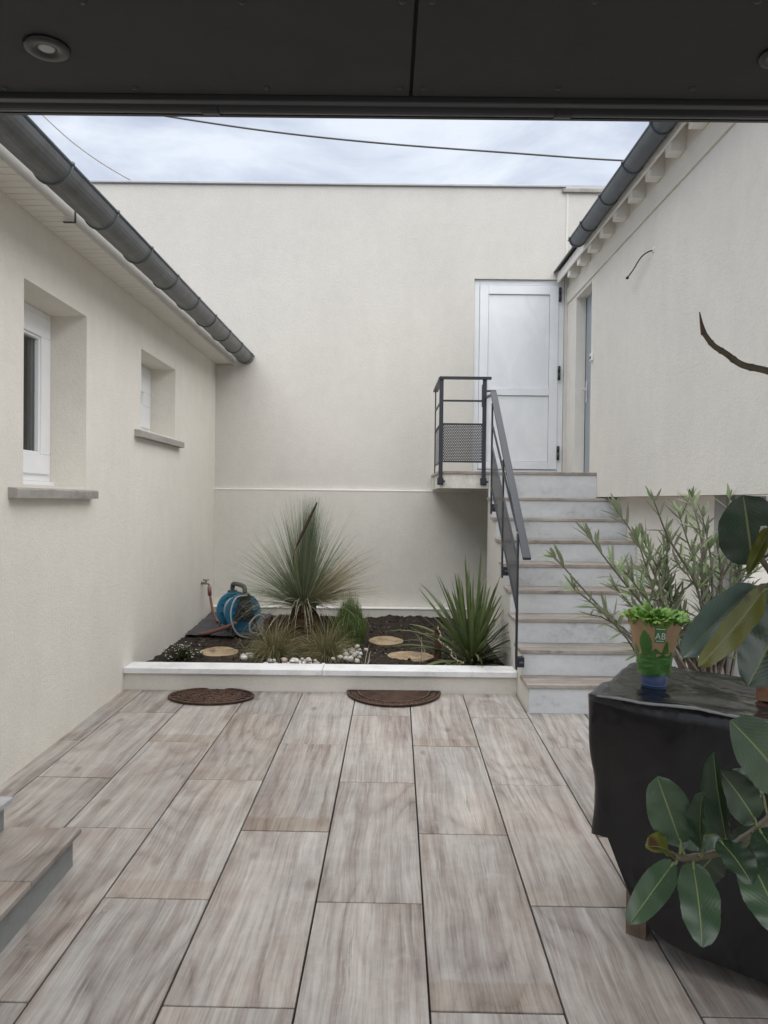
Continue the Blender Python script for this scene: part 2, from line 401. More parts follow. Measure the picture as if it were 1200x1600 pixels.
# ------------------------------------------------------------------ walls
def wall_x(g, x, xin, y0, y1, z0, z1, holes, m=None, sign=1):
    """wall facing +x (sign 1) or -x (sign -1) between x (face) and xin (back), with rectangular holes (ya,yb,za,zb) and their reveals"""
    ys = sorted({y0, y1} | {h[i] for h in holes for i in (0, 1)}); zs = sorted({z0, z1} | {h[i] for h in holes for i in (2, 3)})
    def inh(y, z): return any(h[0] < y < h[1] and h[2] < z < h[3] for h in holes)
    for a, b in zip(ys, ys[1:]):
        for c, d in zip(zs, zs[1:]):
            if inh((a + b) / 2, (c + d) / 2): continue
            g.add([(x, a, c), (x, b, c), (x, b, d), (x, a, d)], [(0, 1, 2, 3)[::sign]], m)
            g.add([(xin, a, c), (xin, b, c), (xin, b, d), (xin, a, d)], [(0, 1, 2, 3)[::-sign]], m)
    for h in list(holes) + [(y0, y1, z0, z1)]:
        a, b, c, d = h
        o = [(a, c), (b, c), (b, d), (a, d)]
        for i in range(4):
            p, q = o[i], o[(i + 1) % 4]
            g.add([(x, *p), (x, *q), (xin, *q), (xin, *p)], [(0, 1, 2, 3)], m)

# left house ----------------------------------------------------------------
HL = thing('house', 'low cream rendered house on the left with two small windows under a zinc gutter', 'house', (XL, 4.5, 0))
W1, W2 = (4.24, 5.13, 1.635, 2.752), (6.27, 7.29, 2.125, 2.765)
g = G(); wall_x(g, XL, XL - .42, 1.0, YB - .001, -.05, 3.15, [W1, W2])
g.build('wall', STUCCO_L, HL)
def window(par, h, sill_lo, sill_hi, lab, sw=.062):
    ya, yb, za, zb = h; xf = XL - .235
    f = G()
    fw = .055
    def ring(gg, x0, x1, a, b, c, d, w):
        gg.bbox((x0, a, c), (x1, b, c + w), .004); gg.bbox((x0, a, d - w), (x1, b, d), .004)
        gg.bbox((x0, a, c + w + .0005), (x1, a + w, d - w - .0005), .004); gg.bbox((x0, b - w, c + w + .0005), (x1, b, d - w - .0005), .004)
    ring(f, xf - .06, xf, ya + .002, yb - .002, za + .03, zb - .002, fw)
    w = f.build('window', WHITE, par); w['label'] = lab
    s_ = G(); ring(s_, xf - .045, xf + .018, ya + fw - .008, yb - fw + .008, za + .03 + fw - .008, zb - fw + .008, sw)
    ring(s_, xf - .03, xf + .006, ya + fw + sw - .0075, yb - fw - sw + .0075, za + .03 + fw + sw - .0075, zb - fw - sw + .0075, .016)
    s_.build('sash', WHITE, w)
    p = G(); p.box((xf - .03, ya + fw + sw - .012, za + fw + sw + .018), (xf - .02, yb - fw - sw + .012, zb - fw - sw + .012)); p.build('pane', GL, w)
    c = G(); c.grid(60, 1, lambda u, v: (xf - .10 + .018 * math.sin(u * 46), ya + .08 + u * (yb - ya - .16), za + .06 + v * (zb - za - .12))); c.build('curtain', mat_flat('grey_curtain', (.42, .43, .43), .9), w, True)
    st = G(); st.box((xf - .075, ya + .004, za + .004), (xf + .03, yb - .004, za + .0295)); st.build('sub_sill', WHITE, w)
    si = G()
    zt = za - .004
    si.prism([(XL - .19, zt), (XL + .045, zt - .018), (XL + .052, zt - .026), (XL + .052, zt - .072), (XL + .03, zt - .072), (XL + .026, zt - .066), (XL + .02, zt - .072), (XL + .001, zt - .072), (XL + .001, zt - .03), (XL - .19, zt - .03)], 'y', sill_lo, sill_hi)
    so = si.build('sill', SILL, w)
    return w
mg = M('pane_glass', .04)
tr = mg.n.new('ShaderNodeBsdfTransparent'); fr = mg.n.new('ShaderNodeFresnel'); fr.inputs[0].default_value = 1.5
gl = mg.n.new('ShaderNodeBsdfGlossy'); gl.inputs['Roughness'].default_value = .02
mx = mg.n.new('ShaderNodeMixShader'); mg.l.new(fr.outputs[0], mx.inputs[0]); mg.l.new(tr.outputs[0], mx.inputs[1]); mg.l.new(gl.outputs[0], mx.inputs[2])
tr.inputs[0].default_value = (.8, .83, .83, 1)
mg.l.new(mx.outputs[0], mg.n['Material Output'].inputs[0]); GL = mg.mat
window(HL, W1, 4.07, 5.215, 'taller white framed window with grey curtain', .125)
window(HL, W2, 6.11, 7.43, 'smaller white framed window near the back wall', .20)
g = G(); g.box((XL - .60, 1.0, .5), (XL - .56, YB, 3.1)); g.build('dark_backing', mat_flat('backing_dark', (.06, .06, .058), .9), HL)  # dark panel standing in for the unlit room behind the windows
# soffit boards, fascia, gutter, roof
zs = 3.118
bd = G(); bd.prism([(-.037, .014), (-.037, .008), (-.033, 0), (.033, 0), (.037, .008), (.037, .014)], 'x', -.098, .096)
b0 = bd.build('soffit_board', SOFFIT); me_b = b0.data; bpy.data.objects.remove(b0)
y = 2.9
while y < YB - .03:
    o = bpy.data.objects.new('soffit_board', me_b); COL.objects.link(o); o.parent = HL; o.matrix_parent_inverse = Matrix.Translation(-world_loc(HL))
    o.location = (XL + .10, y + .04, zs + R.uniform(0, .0008)); y += .08
g = G(); g.box((XL + .0005, 2.9, zs + .013), (XL + .21, YB, zs + .03)); g.build('soffit_deck', JOINT, HL)
for a, b in ((2.9, 4.385), (4.392, YB - .001)):
    f = G(); f.bbox((XL + .197, a, zs - .012), (XL + .215, b, zs + .15), .002); f.build('fascia_board', FASCIA, HL)
f = G(); f.box((XL + .194, 4.380, zs - .016), (XL + .219, 4.396, zs + .15)); f.box((XL + .15, 4.380, zs - .016), (XL + .194, 4.396, zs - .011)); f.build('fascia_joint', BLACKM, HL)
def half_gutter(g, cx, y0, y1, z0, z1, r, n=14, th=.004):
    """half round gutter along y, open at the top, with a rolled lip at the outer edge"""
    for k in range(n):
        a0, a1 = PI + PI * k / n, PI + PI * (k + 1) / n
        q = lambda rr, a, y, z: (cx + rr * math.cos(a), y, z + rr * math.sin(a))
        g.add([q(r, a0, y0, z0), q(r, a1, y0, z0), q(r, a1, y1, z1), q(r, a0, y1, z1)], [(0, 1, 2, 3)])
        g.add([q(r - th, a0, y0, z0), q(r - th, a1, y0, z0), q(r - th, a1, y1, z1), q(r - th, a0, y1, z1)], [(3, 2, 1, 0)])
        g.add([q(r, a0, y0, z0), q(r, a1, y0, z0), q(r - th, a1, y0, z0), q(r - th, a0, y0, z0)], [(0, 1, 2, 3)])
    for yy, zz in ((y0 + .002, z0), (y1 - .002, z1)):     # end caps
        g.add([(cx + (r - th / 2) * math.cos(PI + PI * k / n), yy, zz + (r - th / 2) * math.sin(PI + PI * k / n)) for k in range(n + 1)], [tuple(range(n + 1))])
def lip(g, x, y0, y1, z0, z1, r): g.tube([(x, y0, z0), (x, y1, z1)], r, 8)
GX, GR = XL + .348, .094
gzl = lambda y: 3.163 + (y - 3.2) * .0085
g = G(); half_gutter(g, GX, 2.6, YB - .01, gzl(2.6), gzl(YB), GR)
gut = g.build('gutter', ZINC, HL, True)
g = G(); lip(g, GX + GR, 2.6, YB - .01, gzl(2.6), gzl(YB), .009); g.build('gutter_lip', ZINC_D, gut, True)
for yy in (3.12, 3.78, 4.42, 5.06, 5.70, 6.34, 6.97, 7.61, 8.24, 8.86):
    g = G(); z = gzl(yy)
    g.tube([(GX + (GR + .001) * math.cos(a), yy, z + (GR + .001) * math.sin(a)) for a in [PI + PI * k / 14 for k in range(15)]], .0045, 6, squash=2.0)
    g.box((GX + GR - .010, yy - .010, z - .006), (GX + GR + .011, yy + .010, z + .011))
    g.build('gutter_bracket', ZINC, gut, True)
g = G(); g.prism([(XL + .24, 3.262), (XL + .24, 3.282), (-6.5, 5.2), (-6.5, 5.18)], 'y', .8, YB - .002); g.build('roof', SLATE, HL)  # unseen slab added above the gutter to block light

# back wall -----------------------------------------------------------------
BW = thing('back_wall', 'tall cream rendered wall closing the far end of the courtyard', 'wall', (0, YB, 0))
DX0, DX1, DZ0, DZ1 = .995, 2.035, 1.87, 4.13
g = G()
def quad_y(g, y, x0, x1, z0, z1): g.add([(x0, y, z0), (x1, y, z0), (x1, y, z1), (x0, y, z1)], [(0, 1, 2, 3)])
ZT = 5.172
for x0, x1, z0, z1 in ((-7, DX0, -.05, ZT), (DX0, DX1, -.05, DZ0), (DX0, DX1, DZ1, ZT), (DX1, 5, -.05, ZT)): quad_y(g, YB, x0, x1, z0, z1)
for x in (DX0, DX1): g.add([(x, YB, DZ0), (x, YB + .3, DZ0), (x, YB + .3, DZ1), (x, YB, DZ1)], [(0, 1, 2, 3)])
g.add([(DX0, YB, DZ1), (DX1, YB, DZ1), (DX1, YB + .3, DZ1), (DX0, YB + .3, DZ1)], [(0, 1, 2, 3)])
quad_y(g, YB + .3, -7, 5, -.05, ZT); g.add([(-7, YB, ZT), (5, YB, ZT), (5, YB + .3, ZT), (-7, YB + .3, ZT)], [(0, 1, 2, 3)])
for x in (-7, 5): g.add([(x, YB, -.05), (x, YB + .3, -.05), (x, YB + .3, ZT), (x, YB, ZT)], [(0, 1, 2, 3)])
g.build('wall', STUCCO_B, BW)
g = G(); g.bbox((-7, YB - .03, ZT + .002), (2.02, YB + .33, ZT + .028), .004); g.build('coping', mat_flat('grey_coping', (.42, .43, .45), .5, .3), BW)
g = G(); g.bbox((1.985, YB - .035, ZT - .055), (4.2, YB + .34, ZT - .012), .004); o = g.build('coping_slab', mat_flat('stone_coping', (.30, .28, .25), .8, 0, .3, 8), BW); o['label'] = 'rough brown stone coping at the right end'
g = G(); g.box((2.02, YB - .02, ZT - .011), (4.2, YB + .33, ZT + .028)); g.build('coping', mat_flat('grey_coping_b', (.40, .41, .42), .5, .3), BW)
g = G(); g.box((2.035, YB - .006, DZ1 + .02), (2.06, YB + .001, ZT - .06)); g.build('joint_strip', BAND, BW)
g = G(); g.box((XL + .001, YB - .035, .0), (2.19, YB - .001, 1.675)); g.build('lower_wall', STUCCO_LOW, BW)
g = G(); g.bbox((XL + .001, YB - .040, 1.676), (.98, YB - .0012, 1.693), .003); g.build('ledge_highlight', WHITE_P, BW)  # white strip painted for the sunlit edge of the ledge
g = G(); g.bbox((XL + .001, YB - .15, .0), (.995, YB - .036, .335), .006); g.build('plinth', STUCCO_LOW, BW)
g = G(); g.bbox((XL + .002, YB - .16, .3355), (.994, YB - .036, .352), .004); g.build('plinth_cap', WHITE_P, BW)
# white service door in the back wall: frame, leaf with two panels, hinges, handle
DOORM = mat_flat('pale_blue_white_paint', (.71, .735, .76), .42, 0, .06, 3)
g = G(); yf = YB + .055
def ring_y(g, y0, y1, x0, x1, z0, z1, w, wb=None, c=.004):
    wb = w if wb is None else wb
    g.bbox((x0, y0, z0), (x0 + w, y1, z1), c); g.bbox((x1 - w, y0, z0), (x1, y1, z1), c)
    g.bbox((x0 + w + .0005, y0, z1 - w), (x1 - w - .0005, y1, z1), c)
    if wb: g.bbox((x0 + w + .0005, y0, z0), (x1 - w - .0005, y1, z0 + wb), c)
ring_y(g, yf - .02, yf + .05, DX0 + .002, DX1 - .002, DZ0 + .045, DZ1 - .002, .062, .03)
DR = g.build('door', DOORM, BW); DR['label'] = 'pale blue white metal door with two flat panels'
lx0, lx1, lz0, lz1 = DX0 + .066, DX1 - .066, DZ0 + .08, DZ1 - .068
g = G(); ring_y(g, yf - .034, yf + .02, lx0, lx1, lz0, lz1, .10, .09); zm = 2.80
g.bbox((lx0 + .1005, yf - .034, zm), (lx1 - .1005, yf + .02, zm + .085), .004)
g.build('leaf_frame', DOORM, DR)
for za_, zb_ in ((lz0 + .09, zm), (zm + .085, lz1 - .1)):
    g = G(); g.box((lx0 + .1035, yf - .016, za_ + .004), (lx1 - .1035, yf + .012, zb_ - .004))
    mp = M('door_panel_paint', .4); n_ = mp.noise(1.6, 5, .6, mp.map((2, 2, 1)), 1.2)
    mp.col(mp.ramp(n_, [(.3, (.67, .695, .72)), (.5, (.72, .745, .765)), (.7, (.77, .785, .80))])); g.build('door_panel', mp.mat, DR)
    g = G(); ring_y(g, yf - .010, yf + .016, lx0 + .1002, lx1 - .1002, za_ + .0005, zb_ - .0005, .0032, None, .0005); g.build('panel_gasket', BLACKM, DR)
for z in (2.06, 2.98, 3.88):
    g = G(); g.tube([(lx1 + .012, yf - .045, z), (lx1 + .012, yf - .045, z + .078)], .016, 10); g.tube([(lx1 + .012, yf - .045, z + .083), (lx1 + .012, yf - .045, z + .16)], .016, 10); g.build('hinge', BLACKM, DR, True)
g = G(); g.bbox((lx0 + .035, yf - .046, 2.66), (lx0 + .07, yf - .0345, 2.92), .005); g.tube([(lx0 + .052, yf - .05, 2.84), (lx0 + .052, yf - .09, 2.84), (lx0 + .19, yf - .095, 2.84)], .011, 8); g.build('handle', BLACKM, DR)

# right house ---------------------------------------------------------------
HR = thing('house', 'cream rendered house on the right, its upper wall jutting over a recessed base', 'house', (XR, 5, 0))
OH = 1.628
RD = (7.955, 8.60, 1.86, 3.815)
g = G(); wall_x(g, XR, XR + .35, 1.2, YB - .001, OH, 4.26, [RD], sign=-1)
g.build('wall', STUCCO_R, HR)
g = G(); g.box((2.20, 5.16, -.05), (2.42, YB - .04, OH - .001)); g.build('lower_wall', STUCCO_R, HR)
g = G(); g.bbox((XR - .016, 1.2, 3.85), (XR + .001, YB - .002, 4.025), .004); g.build('wall_band', BAND, HR)
# grey blue door in the right house
DG = mat_flat('grey_blue_door', (.30, .345, .385), .45, 0, .06, 4)
g = G(); xd = XR + .11
g.bbox((xd, RD[0] + .002, RD[2] + .02), (xd + .05, RD[1] - .002, RD[3] - .002), .004)
d2 = g.build('door', DG, HR); d2['label'] = 'grey blue door set back in the wall at the top of the stairs'
g = G(); g.box((xd - .004, RD[0] + .003, RD[2] + .02), (xd - .0005, RD[0] + .012, RD[3] - .01)); g.box((xd - .004, RD[1] - .012, RD[2] + .02), (xd - .0005, RD[1] - .003, RD[3] - .01)); g.build('door_seal', BLACKM, d2)
g = G(); g.bbox((xd - .012, 8.50, 2.66), (xd - .0005, 8.54, 2.90), .004); g.tube([(xd - .01, 8.52, 2.80), (xd - .05, 8.52, 2.80), (xd - .05, 8.40, 2.80)], .010, 8); g.build('handle', ALU, d2)
g = G(); g.bbox((XR - .022, 7.86, 3.0), (XR - .0005, 7.93, 3.075), .004); db = g.build('doorbell', WHITE, HR)
g = G(); g.box((XR - .025, 7.875, 3.02), (XR - .0225, 7.915, 3.05)); g.build('button', BLACKM, db)
g = G(); g.tube(smooth_path([(XR + .01, 6.12, 3.545), (XR - .03, 6.16, 3.545), (XR - .05, 6.28, 3.535), (XR - .055, 6.45, 3.49), (XR - .06, 6.58, 3.465)], 5), .0055, 6)
g.lathe([(0, 0), (.012, .004), (.014, .015), (0, .03)], 8, (XR - .06, 6.59, 3.45)); cb = g.build('cable_stub', BLACKM, HR, True); cb['label'] = 'bare black cable end sticking out of the wall'
g = G(); g.lathe([(.025, 0), (.02, .006), (0, .008)], 10, (0, 0, 0)); cv = [(XR - p[2], 6.12 + p[0], 3.545 + p[1]) for p in g.v]; g.v = cv; g.build('cable_patch', WHITE_P, HR, True)
# eaves: white rafter tails with boards between, dark gutter
yy = 4.20; k = 0
while yy < 8.7:
    g = G(); g.prism([(XR - .001, 4.028), (XR - .001, 4.24), (XR - .110, 4.18), (XR - .110, 4.028)], 'y', yy, yy + .11)
    g.build('rafter_tail', WHITE_P, HR)
    g = G(); g.prism([(XR - .001, 4.205), (XR - .001, 4.22), (XR - .109, 4.16), (XR - .109, 4.145)], 'y', yy + .1105, yy + .4255); g.build('eaves_board', WHITE_P, HR)
    yy += .426
g = G(); g.bbox((XR - .130, 2.5, 4.085), (XR - .1105, YB - .004, 4.19), .003); g.build('fascia_board', WHITE_P, HR)
RX, RR_ = XR - .177, .074
g = G(); half_gutter(g, RX - .03, 2.4, 7.78, 4.172, 4.172, RR_)
gr = g.build('gutter', ZINC_D, HR, True); gr['label'] = 'dark zinc half round gutter stopping short of the back wall'
g = G(); lip(g, RX - .03 - RR_, 2.4, 7.80, 4.172, 4.172, .009); g.build('gutter_lip', ZINC_D, gr, True)
for yy in (4.1, 4.75, 5.38, 6.02, 6.66, 7.30, 7.74):
    g = G(); g.tube([(RX - .03 + (RR_ + .003) * math.cos(a), yy, 4.172 + (RR_ + .003) * math.sin(a)) for a in [PI + PI * k / 12 for k in range(13)]], .004, 6, squash=2.0)
    g.box((RX - .03 - RR_ - .013, yy - .012, 4.162), (RX - .03 - RR_ + .012, yy + .012, 4.187)); g.build('gutter_bracket', ZINC_D, gr, True)
g = G(); g.prism([(XR - .17, 4.195), (XR - .17, 4.218), (XR + .6, 4.65), (XR + .6, 4.627)], 'y', 2.2, YB - .003); g.build('roof', SLATE, HR)
g = G(); g.tube([(2.24, 4.93, gz(4.9)), (2.24, 4.93, OH)], .032, 14); dp = g.build('drainpipe', mat_flat('grey_pipe', (.42, .43, .44), .5), HR, True); dp['label'] = 'grey pipe at the corner of the recessed base'
g = G(); g.box((XR + .36, 4.99, OH - .12), (XR + .42, 5.15, OH - .002)); g.box((2.17, 4.99, -.02), (2.30, 5.155, OH - .002)); g.build('corner_pier', mat_flat('grey_pier', (.28, .28, .275), .8), HR)

# white fence panel far right, added to fill the bright gap behind the oleander
FW = thing('backdrop', 'white boarded fence filling the bright gap at far right behind the oleander', 'backdrop', (4.2, 4, 0))
for i in range(7):
    g = G(); g.bbox((4.2, 1.2 + i * .70, gz(3)), (4.24, 1.2 + i * .70 + .694, 1.75), .004); g.build('board', WHITE, FW)

# stairs --------------------------------------------------------------------
ST = thing('staircase', 'narrow outdoor stairs with grey risers and wood look treads up to the white door', 'staircase', (1.6, 5.4, .1))
NY = [5.395 + .284 * k for k in range(9)]
NZ = [.305 + .187 * k for k in range(8)] + [1.868]
SX0, SX1 = 1.012, 2.199
poly = [(NY[0] + .02, -.02)]
for k in range(9):
    poly += [(NY[k] + .02, NZ[k] - .028)]
    if k < 8: poly += [(NY[k + 1] + .02, NZ[k] - .028)]
poly += [(8.25, NZ[8] - .028), (8.25, 1.70), (7.72, 1.70), (7.72, -.02)]
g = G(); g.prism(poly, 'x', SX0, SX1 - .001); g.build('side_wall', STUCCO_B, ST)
for k in range(9):
    zb = gz(5.4) if k == 0 else NZ[k - 1]
    g = G(); x1 = SX1 - .0015 if k < 8 else XR - .001
    g.box((SX0 + .001, NY[k] + .012, zb + .0005), (x1, NY[k] + .0195, NZ[k] - .0285)); g.build('riser', CEMENT, ST)
    d = NY[k + 1] + .018 if k < 8 else YB - .037
    g = G()
    if k < 8: g.bbox((SX0 - .016, NY[k], NZ[k] - .0275), (x1, d - .008, NZ[k]), .003)
    else: g.bbox((.515, NY[k], NZ[k] - .0275), (XR - .002, d, NZ[k]), .003)
    g.build('tread', TREAD, ST)
g = G(); g.box((.53, NY[8] + .015, 1.70), (SX0 - .0005, YB - .037, NZ[8] - .028)); lb = g.build('landing', mat_flat('old_white_paint', (.62, .60, .55), .85, 0, .18, 14, .5, 40), ST)
g = G(); g.box((SX0 + .01, 8.26, 1.70), (XR + .1, YB - .036, NZ[8] - .029)); g.build('landing_core', CEMENT, ST)

# railing -------------------------------------------------------------------
RL = thing('railing', 'anthracite steel railing with perforated infill along the stairs and landing', 'railing', (.75, 6.6, .3))
def perforated(g, o, u, v, lu, lv, pitch=.017, hole=.30):
    """sheet with staggered round holes: every cell is a square with an octagonal hole"""
    o, u, v = V(o), V(u), V(v); nu, nv = int(lu / pitch), int(lv / (pitch * .87)); pu, pv = lu / nu, lv / nv
    for j in range(nv):
        for i in range(nu):
            if j % 2 and i == nu - 1:
                a = o + v * (pv * j); g.add([a, a + u * pu / 2, a + u * pu / 2 + v * pv, a + v * pv], [(0, 1, 2, 3)])
                a = a + u * (lu - pu / 2); g.add([a, a + u * pu / 2, a + u * pu / 2 + v * pv, a + v * pv], [(0, 1, 2, 3)]); continue
            c = o + u * (pu * (i + .5 + .5 * (j % 2))) + v * (pv * (j + .5))
            vs = []
            for t in range(8):
                a = PI / 8 + t * PI / 4
                ca, sa = math.cos(a), math.sin(a); mxx = max(abs(ca), abs(sa))
                vs += [c + u * (ca * pu * hole) + v * (sa * pu * hole), c + u * (ca / mxx * pu / 2) + v * (sa / mxx * pv / 2)]
            fs = [(2 * t, 2 * t + 1, (2 * t + 3) % 16, (2 * t + 2) % 16) for t in range(8)]
            g.add(vs, fs)
            for sx in (-1, 1):
                for sy in (-1, 1):
                    k_ = math.tan(PI / 8)
                    g.add([c + u * (sx * pu / 2) + v * (sy * pv / 2), c + u * (sx * pu / 2 * k_) + v * (sy * pv / 2), c + u * (sx * pu / 2) + v * (sy * pv / 2 * k_)], [(0, 1, 2)])
def bar(name, a, b, w, h, par=RL, mat=ANTH):
    """flat steel bar from a to b, w wide sideways and h deep in the vertical plane"""
    a, b = V(a), V(b); t = (b - a).normalized(); s_ = t.cross(V((0, 0, 1)))
    s_ = V((1, 0, 0)) if s_.length < .01 else s_.normalized(); n_ = s_.cross(t)
    g = G(); vs = [p + s_ * (i * w / 2) + n_ * (j * h / 2) for p in (a, b) for i, j in ((-1, -1), (1, -1), (1, 1), (-1, 1))]
    g.add(vs, [(0, 1, 2, 3), (7, 6, 5, 4), (0, 4, 5, 1), (1, 5, 6, 2), (2, 6, 7, 3), (3, 7, 4, 0)]); g.fix = True
    return g.build(name, mat, par)
PY = NY[8] - .022
PERF = mat_flat('perforated_steel', (.035, .039, .048), .45, .1, .08)
bar('post', (.535, PY, 1.745), (.535, PY, 2.762), .04, .012); bar('post', (.957, PY, 1.745), (.957, PY, 2.762), .04, .012)
bar('handrail', (.515, PY, 2.775), (1.02, PY, 2.775), .05, .024)
bar('middle_rail', (.556, PY, 2.553), (.936, PY, 2.553), .014, .018)
bar('panel_rail', (.556, PY, 2.327), (.936, PY, 2.327), .02, .014); bar('panel_rail', (.556, PY, 1.958), (.936, PY, 1.958), .02, .014)
g = G(); perforated(g, (.556, PY, 1.965), (1, 0, 0), (0, 0, 1), .38, .355); g.build('perforated_panel', PERF, RL)
YE = 8.55
bar('post', (.535, YE, 1.72), (.535, YE, 2.762), .012, .04)
bar('handrail', (.535, PY + .03, 2.775), (.535, YE + .03, 2.775), .05, .024)
bar('middle_rail', (.535, PY + .02, 2.553), (.535, YE - .02, 2.553), .014, .018)
bar('panel_rail', (.535, PY + .02, 2.327), (.535, YE - .02, 2.327), .02, .014); bar('panel_rail', (.535, PY + .02, 1.958), (.535, YE - .02, 1.958), .02, .014)
g = G(); perforated(g, (.535, PY + .03, 1.965), (0, 1, 0), (0, 0, 1), YE - PY - .06, .355); g.build('perforated_panel', PERF, RL)
for x in (.535, .957):
    g = G(); g.box((x - .03, PY + .006, 1.73), (x + .03, PY + .022, 1.80)); g.tube([(x + .035, PY + .01, 1.765), (x + .035, PY - .02, 1.765)], .012, 6); g.build('bracket', ANTH, RL)
hz = lambda y: 1.20 + .772 * (y - 5.43)
RXs = .972
bar('handrail', (RXs + .012, 5.40, hz(5.40)), (RXs + .012, 7.22, hz(7.22)), .055, .022)
bar('rail_return', (.98, 7.21, hz(7.19)), (.97, PY, 2.585), .02, .018)
pz = lambda y: 1.16 + .64 * (y - 5.65)
for yy, zb in ((5.63, .36), (6.37, .95), (7.08, 1.46)):
    bar('post', (RXs - .014, yy, zb), (RXs - .014, yy, hz(yy) - .012), .012, .045)
    g = G(); g.box((RXs - .008, yy - .03, zb + .02), (SX0 - .0005, yy + .03, zb + .09)); g.tube([(RXs, yy - .045, zb + .055), (RXs + .03, yy - .045, zb + .055)], .012, 6); g.build('bracket', ANTH, RL)
for a, b in ((5.655, 6.345), (6.395, 7.055)):
    for dz, nm in ((.0, 'panel_rail'), (-.36, 'panel_rail'), (.20, 'middle_rail')):
        bar(nm, (RXs - .014, a, pz(a) + dz), (RXs - .014, b, pz(b) + dz), .014, .016)
    g = G(); perforated(g, (RXs - .014, a, pz(a) - .355), (0, 1, .64), (0, 0, 1), b - a, .35, .017, .2); g.build('perforated_panel', PERF, RL)

mcp = M('white_coping_concrete', .6, spec=.35); k_ = mcp.noise(4, 7, .7)
c_ = mcp.ramp(k_, [(.32, (.60, .60, .59)), (.5, (.72, .725, .73)), (.7, (.78, .785, .79))])
c_ = mcp.mix(mcp.rng(mcp.noise(30, 6, .75), .60, .74, 0, .45), c_, (.34, .31, .27)); c_ = mcp.mix(mcp.rng(mcp.noise(1, 5, .7, mcp.map((14, 2, 14))), .58, .72, 0, .3), c_, (.40, .37, .33))
mcp.col(c_); mcp.bump(mcp.noise(60, 5, .7), .3, .004); COPE = mcp.mat
# planter front wall --------------------------------------------------------
KB = thing('planter_wall', 'low cream garden bed wall with a white coping in front of the plants', 'wall', (-.5, 5.95, .1))
g = G(); g.box((XL + .001, 5.905, .0), (SX0 - .001, 6.085, .240)); g.build('wall', STUCCO_LOW, KB)
for a, b in ((XL + .002, -.466), (-.463, SX0 - .002)):
    g = G(); g.bbox((a, 5.88, .2405), (b, 6.105, .284), .004); g.build('coping', COPE, KB)

# canopy above the camera ---------------------------------------------------
CP = thing('canopy', 'dark panelled porch ceiling overhanging the near end of the courtyard', 'canopy', (0, 1.8, 2.515))
ZC = 2.515
def canopy_pt(x, y): return (x, y)
for a, b in ((-3.4, .0445), (.0525, 3.4)):
    g = G(); g.bbox((a, -.6, ZC), (b, 1.845, ZC + .012), .001); g.build('ceiling_panel', PANEL, CP)
g = G(); g.box((-3.4, -.6, ZC + .013), (3.4, 1.90, ZC + .22)); g.build('roof_core', JOINT, CP)
for row, y in ((0, 1.808), (1, 1.497)):
    for k in range(-5, 6):
        for x in ((.022, .078) if k == 0 else (.05 + .305 * k + (.03 if k > 0 else -.03),)):
            g = G(); g.lathe([(0, -.004), (.005, -.0038), (.0075, -.001), (.0075, .002)], 10, (x, y - .018 * x, ZC)); g.build('screw', SCREW, CP, True)
TRIM = mat_flat('edge_profile', (.055, .058, .06), .4, .5); GUT = mat_flat('canopy_gutter', (.012, .014, .019), .4, .2)
g = G(); g.bbox((-3.4, 1.850, ZC - .012), (3.4, 1.870, ZC + .03), .002); g.build('edge_profile', TRIM, CP)
g = G(); half_gutter(g, 1.905, -3.4, 3.4, ZC + .022, ZC + .022, .034); g.v = [(p[1], p[0], p[2]) for p in g.v]; cg = g.build('gutter', GUT, CP, True)
for x in (-.435, .42):
    g = G(); pr = [(1.905 + .037 * math.cos(PI + PI * k / 12), ZC + .022 + .037 * math.sin(PI + PI * k / 12)) for k in range(13)] + [(1.905 + .033, ZC + .022), (1.905 - .033, ZC + .022)]
    g.prism(pr, 'x', x - .02, x + .02); g.build('gutter_joint', GUT, cg)
g = G(); g.box((-3.4, 1.945, ZC + .0), (3.4, 1.955, ZC + .24)); g.build('front_board', TRIM, CP)
for x in (-.725, .825):
    sx = G(); sx.lathe([(.019, -.003), (.024, -.008), (.042, -.009), (.046, -.006), (.047, .0)], 32, (x, 1.659, ZC)); sp = sx.build('spotlight', mat_flat('black_trim', (.012, .012, .013), .35), CP, True); sp['label'] = 'round recessed spotlight, unlit'
    l_ = G(); l_.lathe([(0, -.005), (.014, -.005), (.0195, -.004)], 24, (x, 1.659, ZC)); l_.build('lens', LENS, sp, True)

# overhead lines ------------------------------------------------------------
g = G(); g.tube(smooth_path([(-9, 13, 8.9), (-6.5, 13, 8.33), (-3.96, 13, 7.93), (-2, 13, 7.66), (-.1, 13, 7.48), (2.03, 13, 7.345), (3.88, 13, 7.24), (6, 13, 7.2), (8, 13, 7.2)], 6), .015, 6)
tag(g.build('power_cable', mat_flat('cable_sheath', (.07, .07, .066), .6), smooth=True), 'thick dark cable sagging across the sky above the back wall', 'cable')
g = G(); g.tube(smooth_path([(-6.2, 11, 8.2), (-4.90, 11, 6.95), (-4.29, 11, 6.43), (-3.60, 11, 6.01), (-2.7, 11, 5.6), (-1.5, 11, 5.2)], 6), .009, 5)
tag(g.build('telephone_wire', mat_flat('pale_wire', (.30, .29, .27), .6), smooth=True), 'thin pale wire running down behind the back wall at upper left', 'wire')

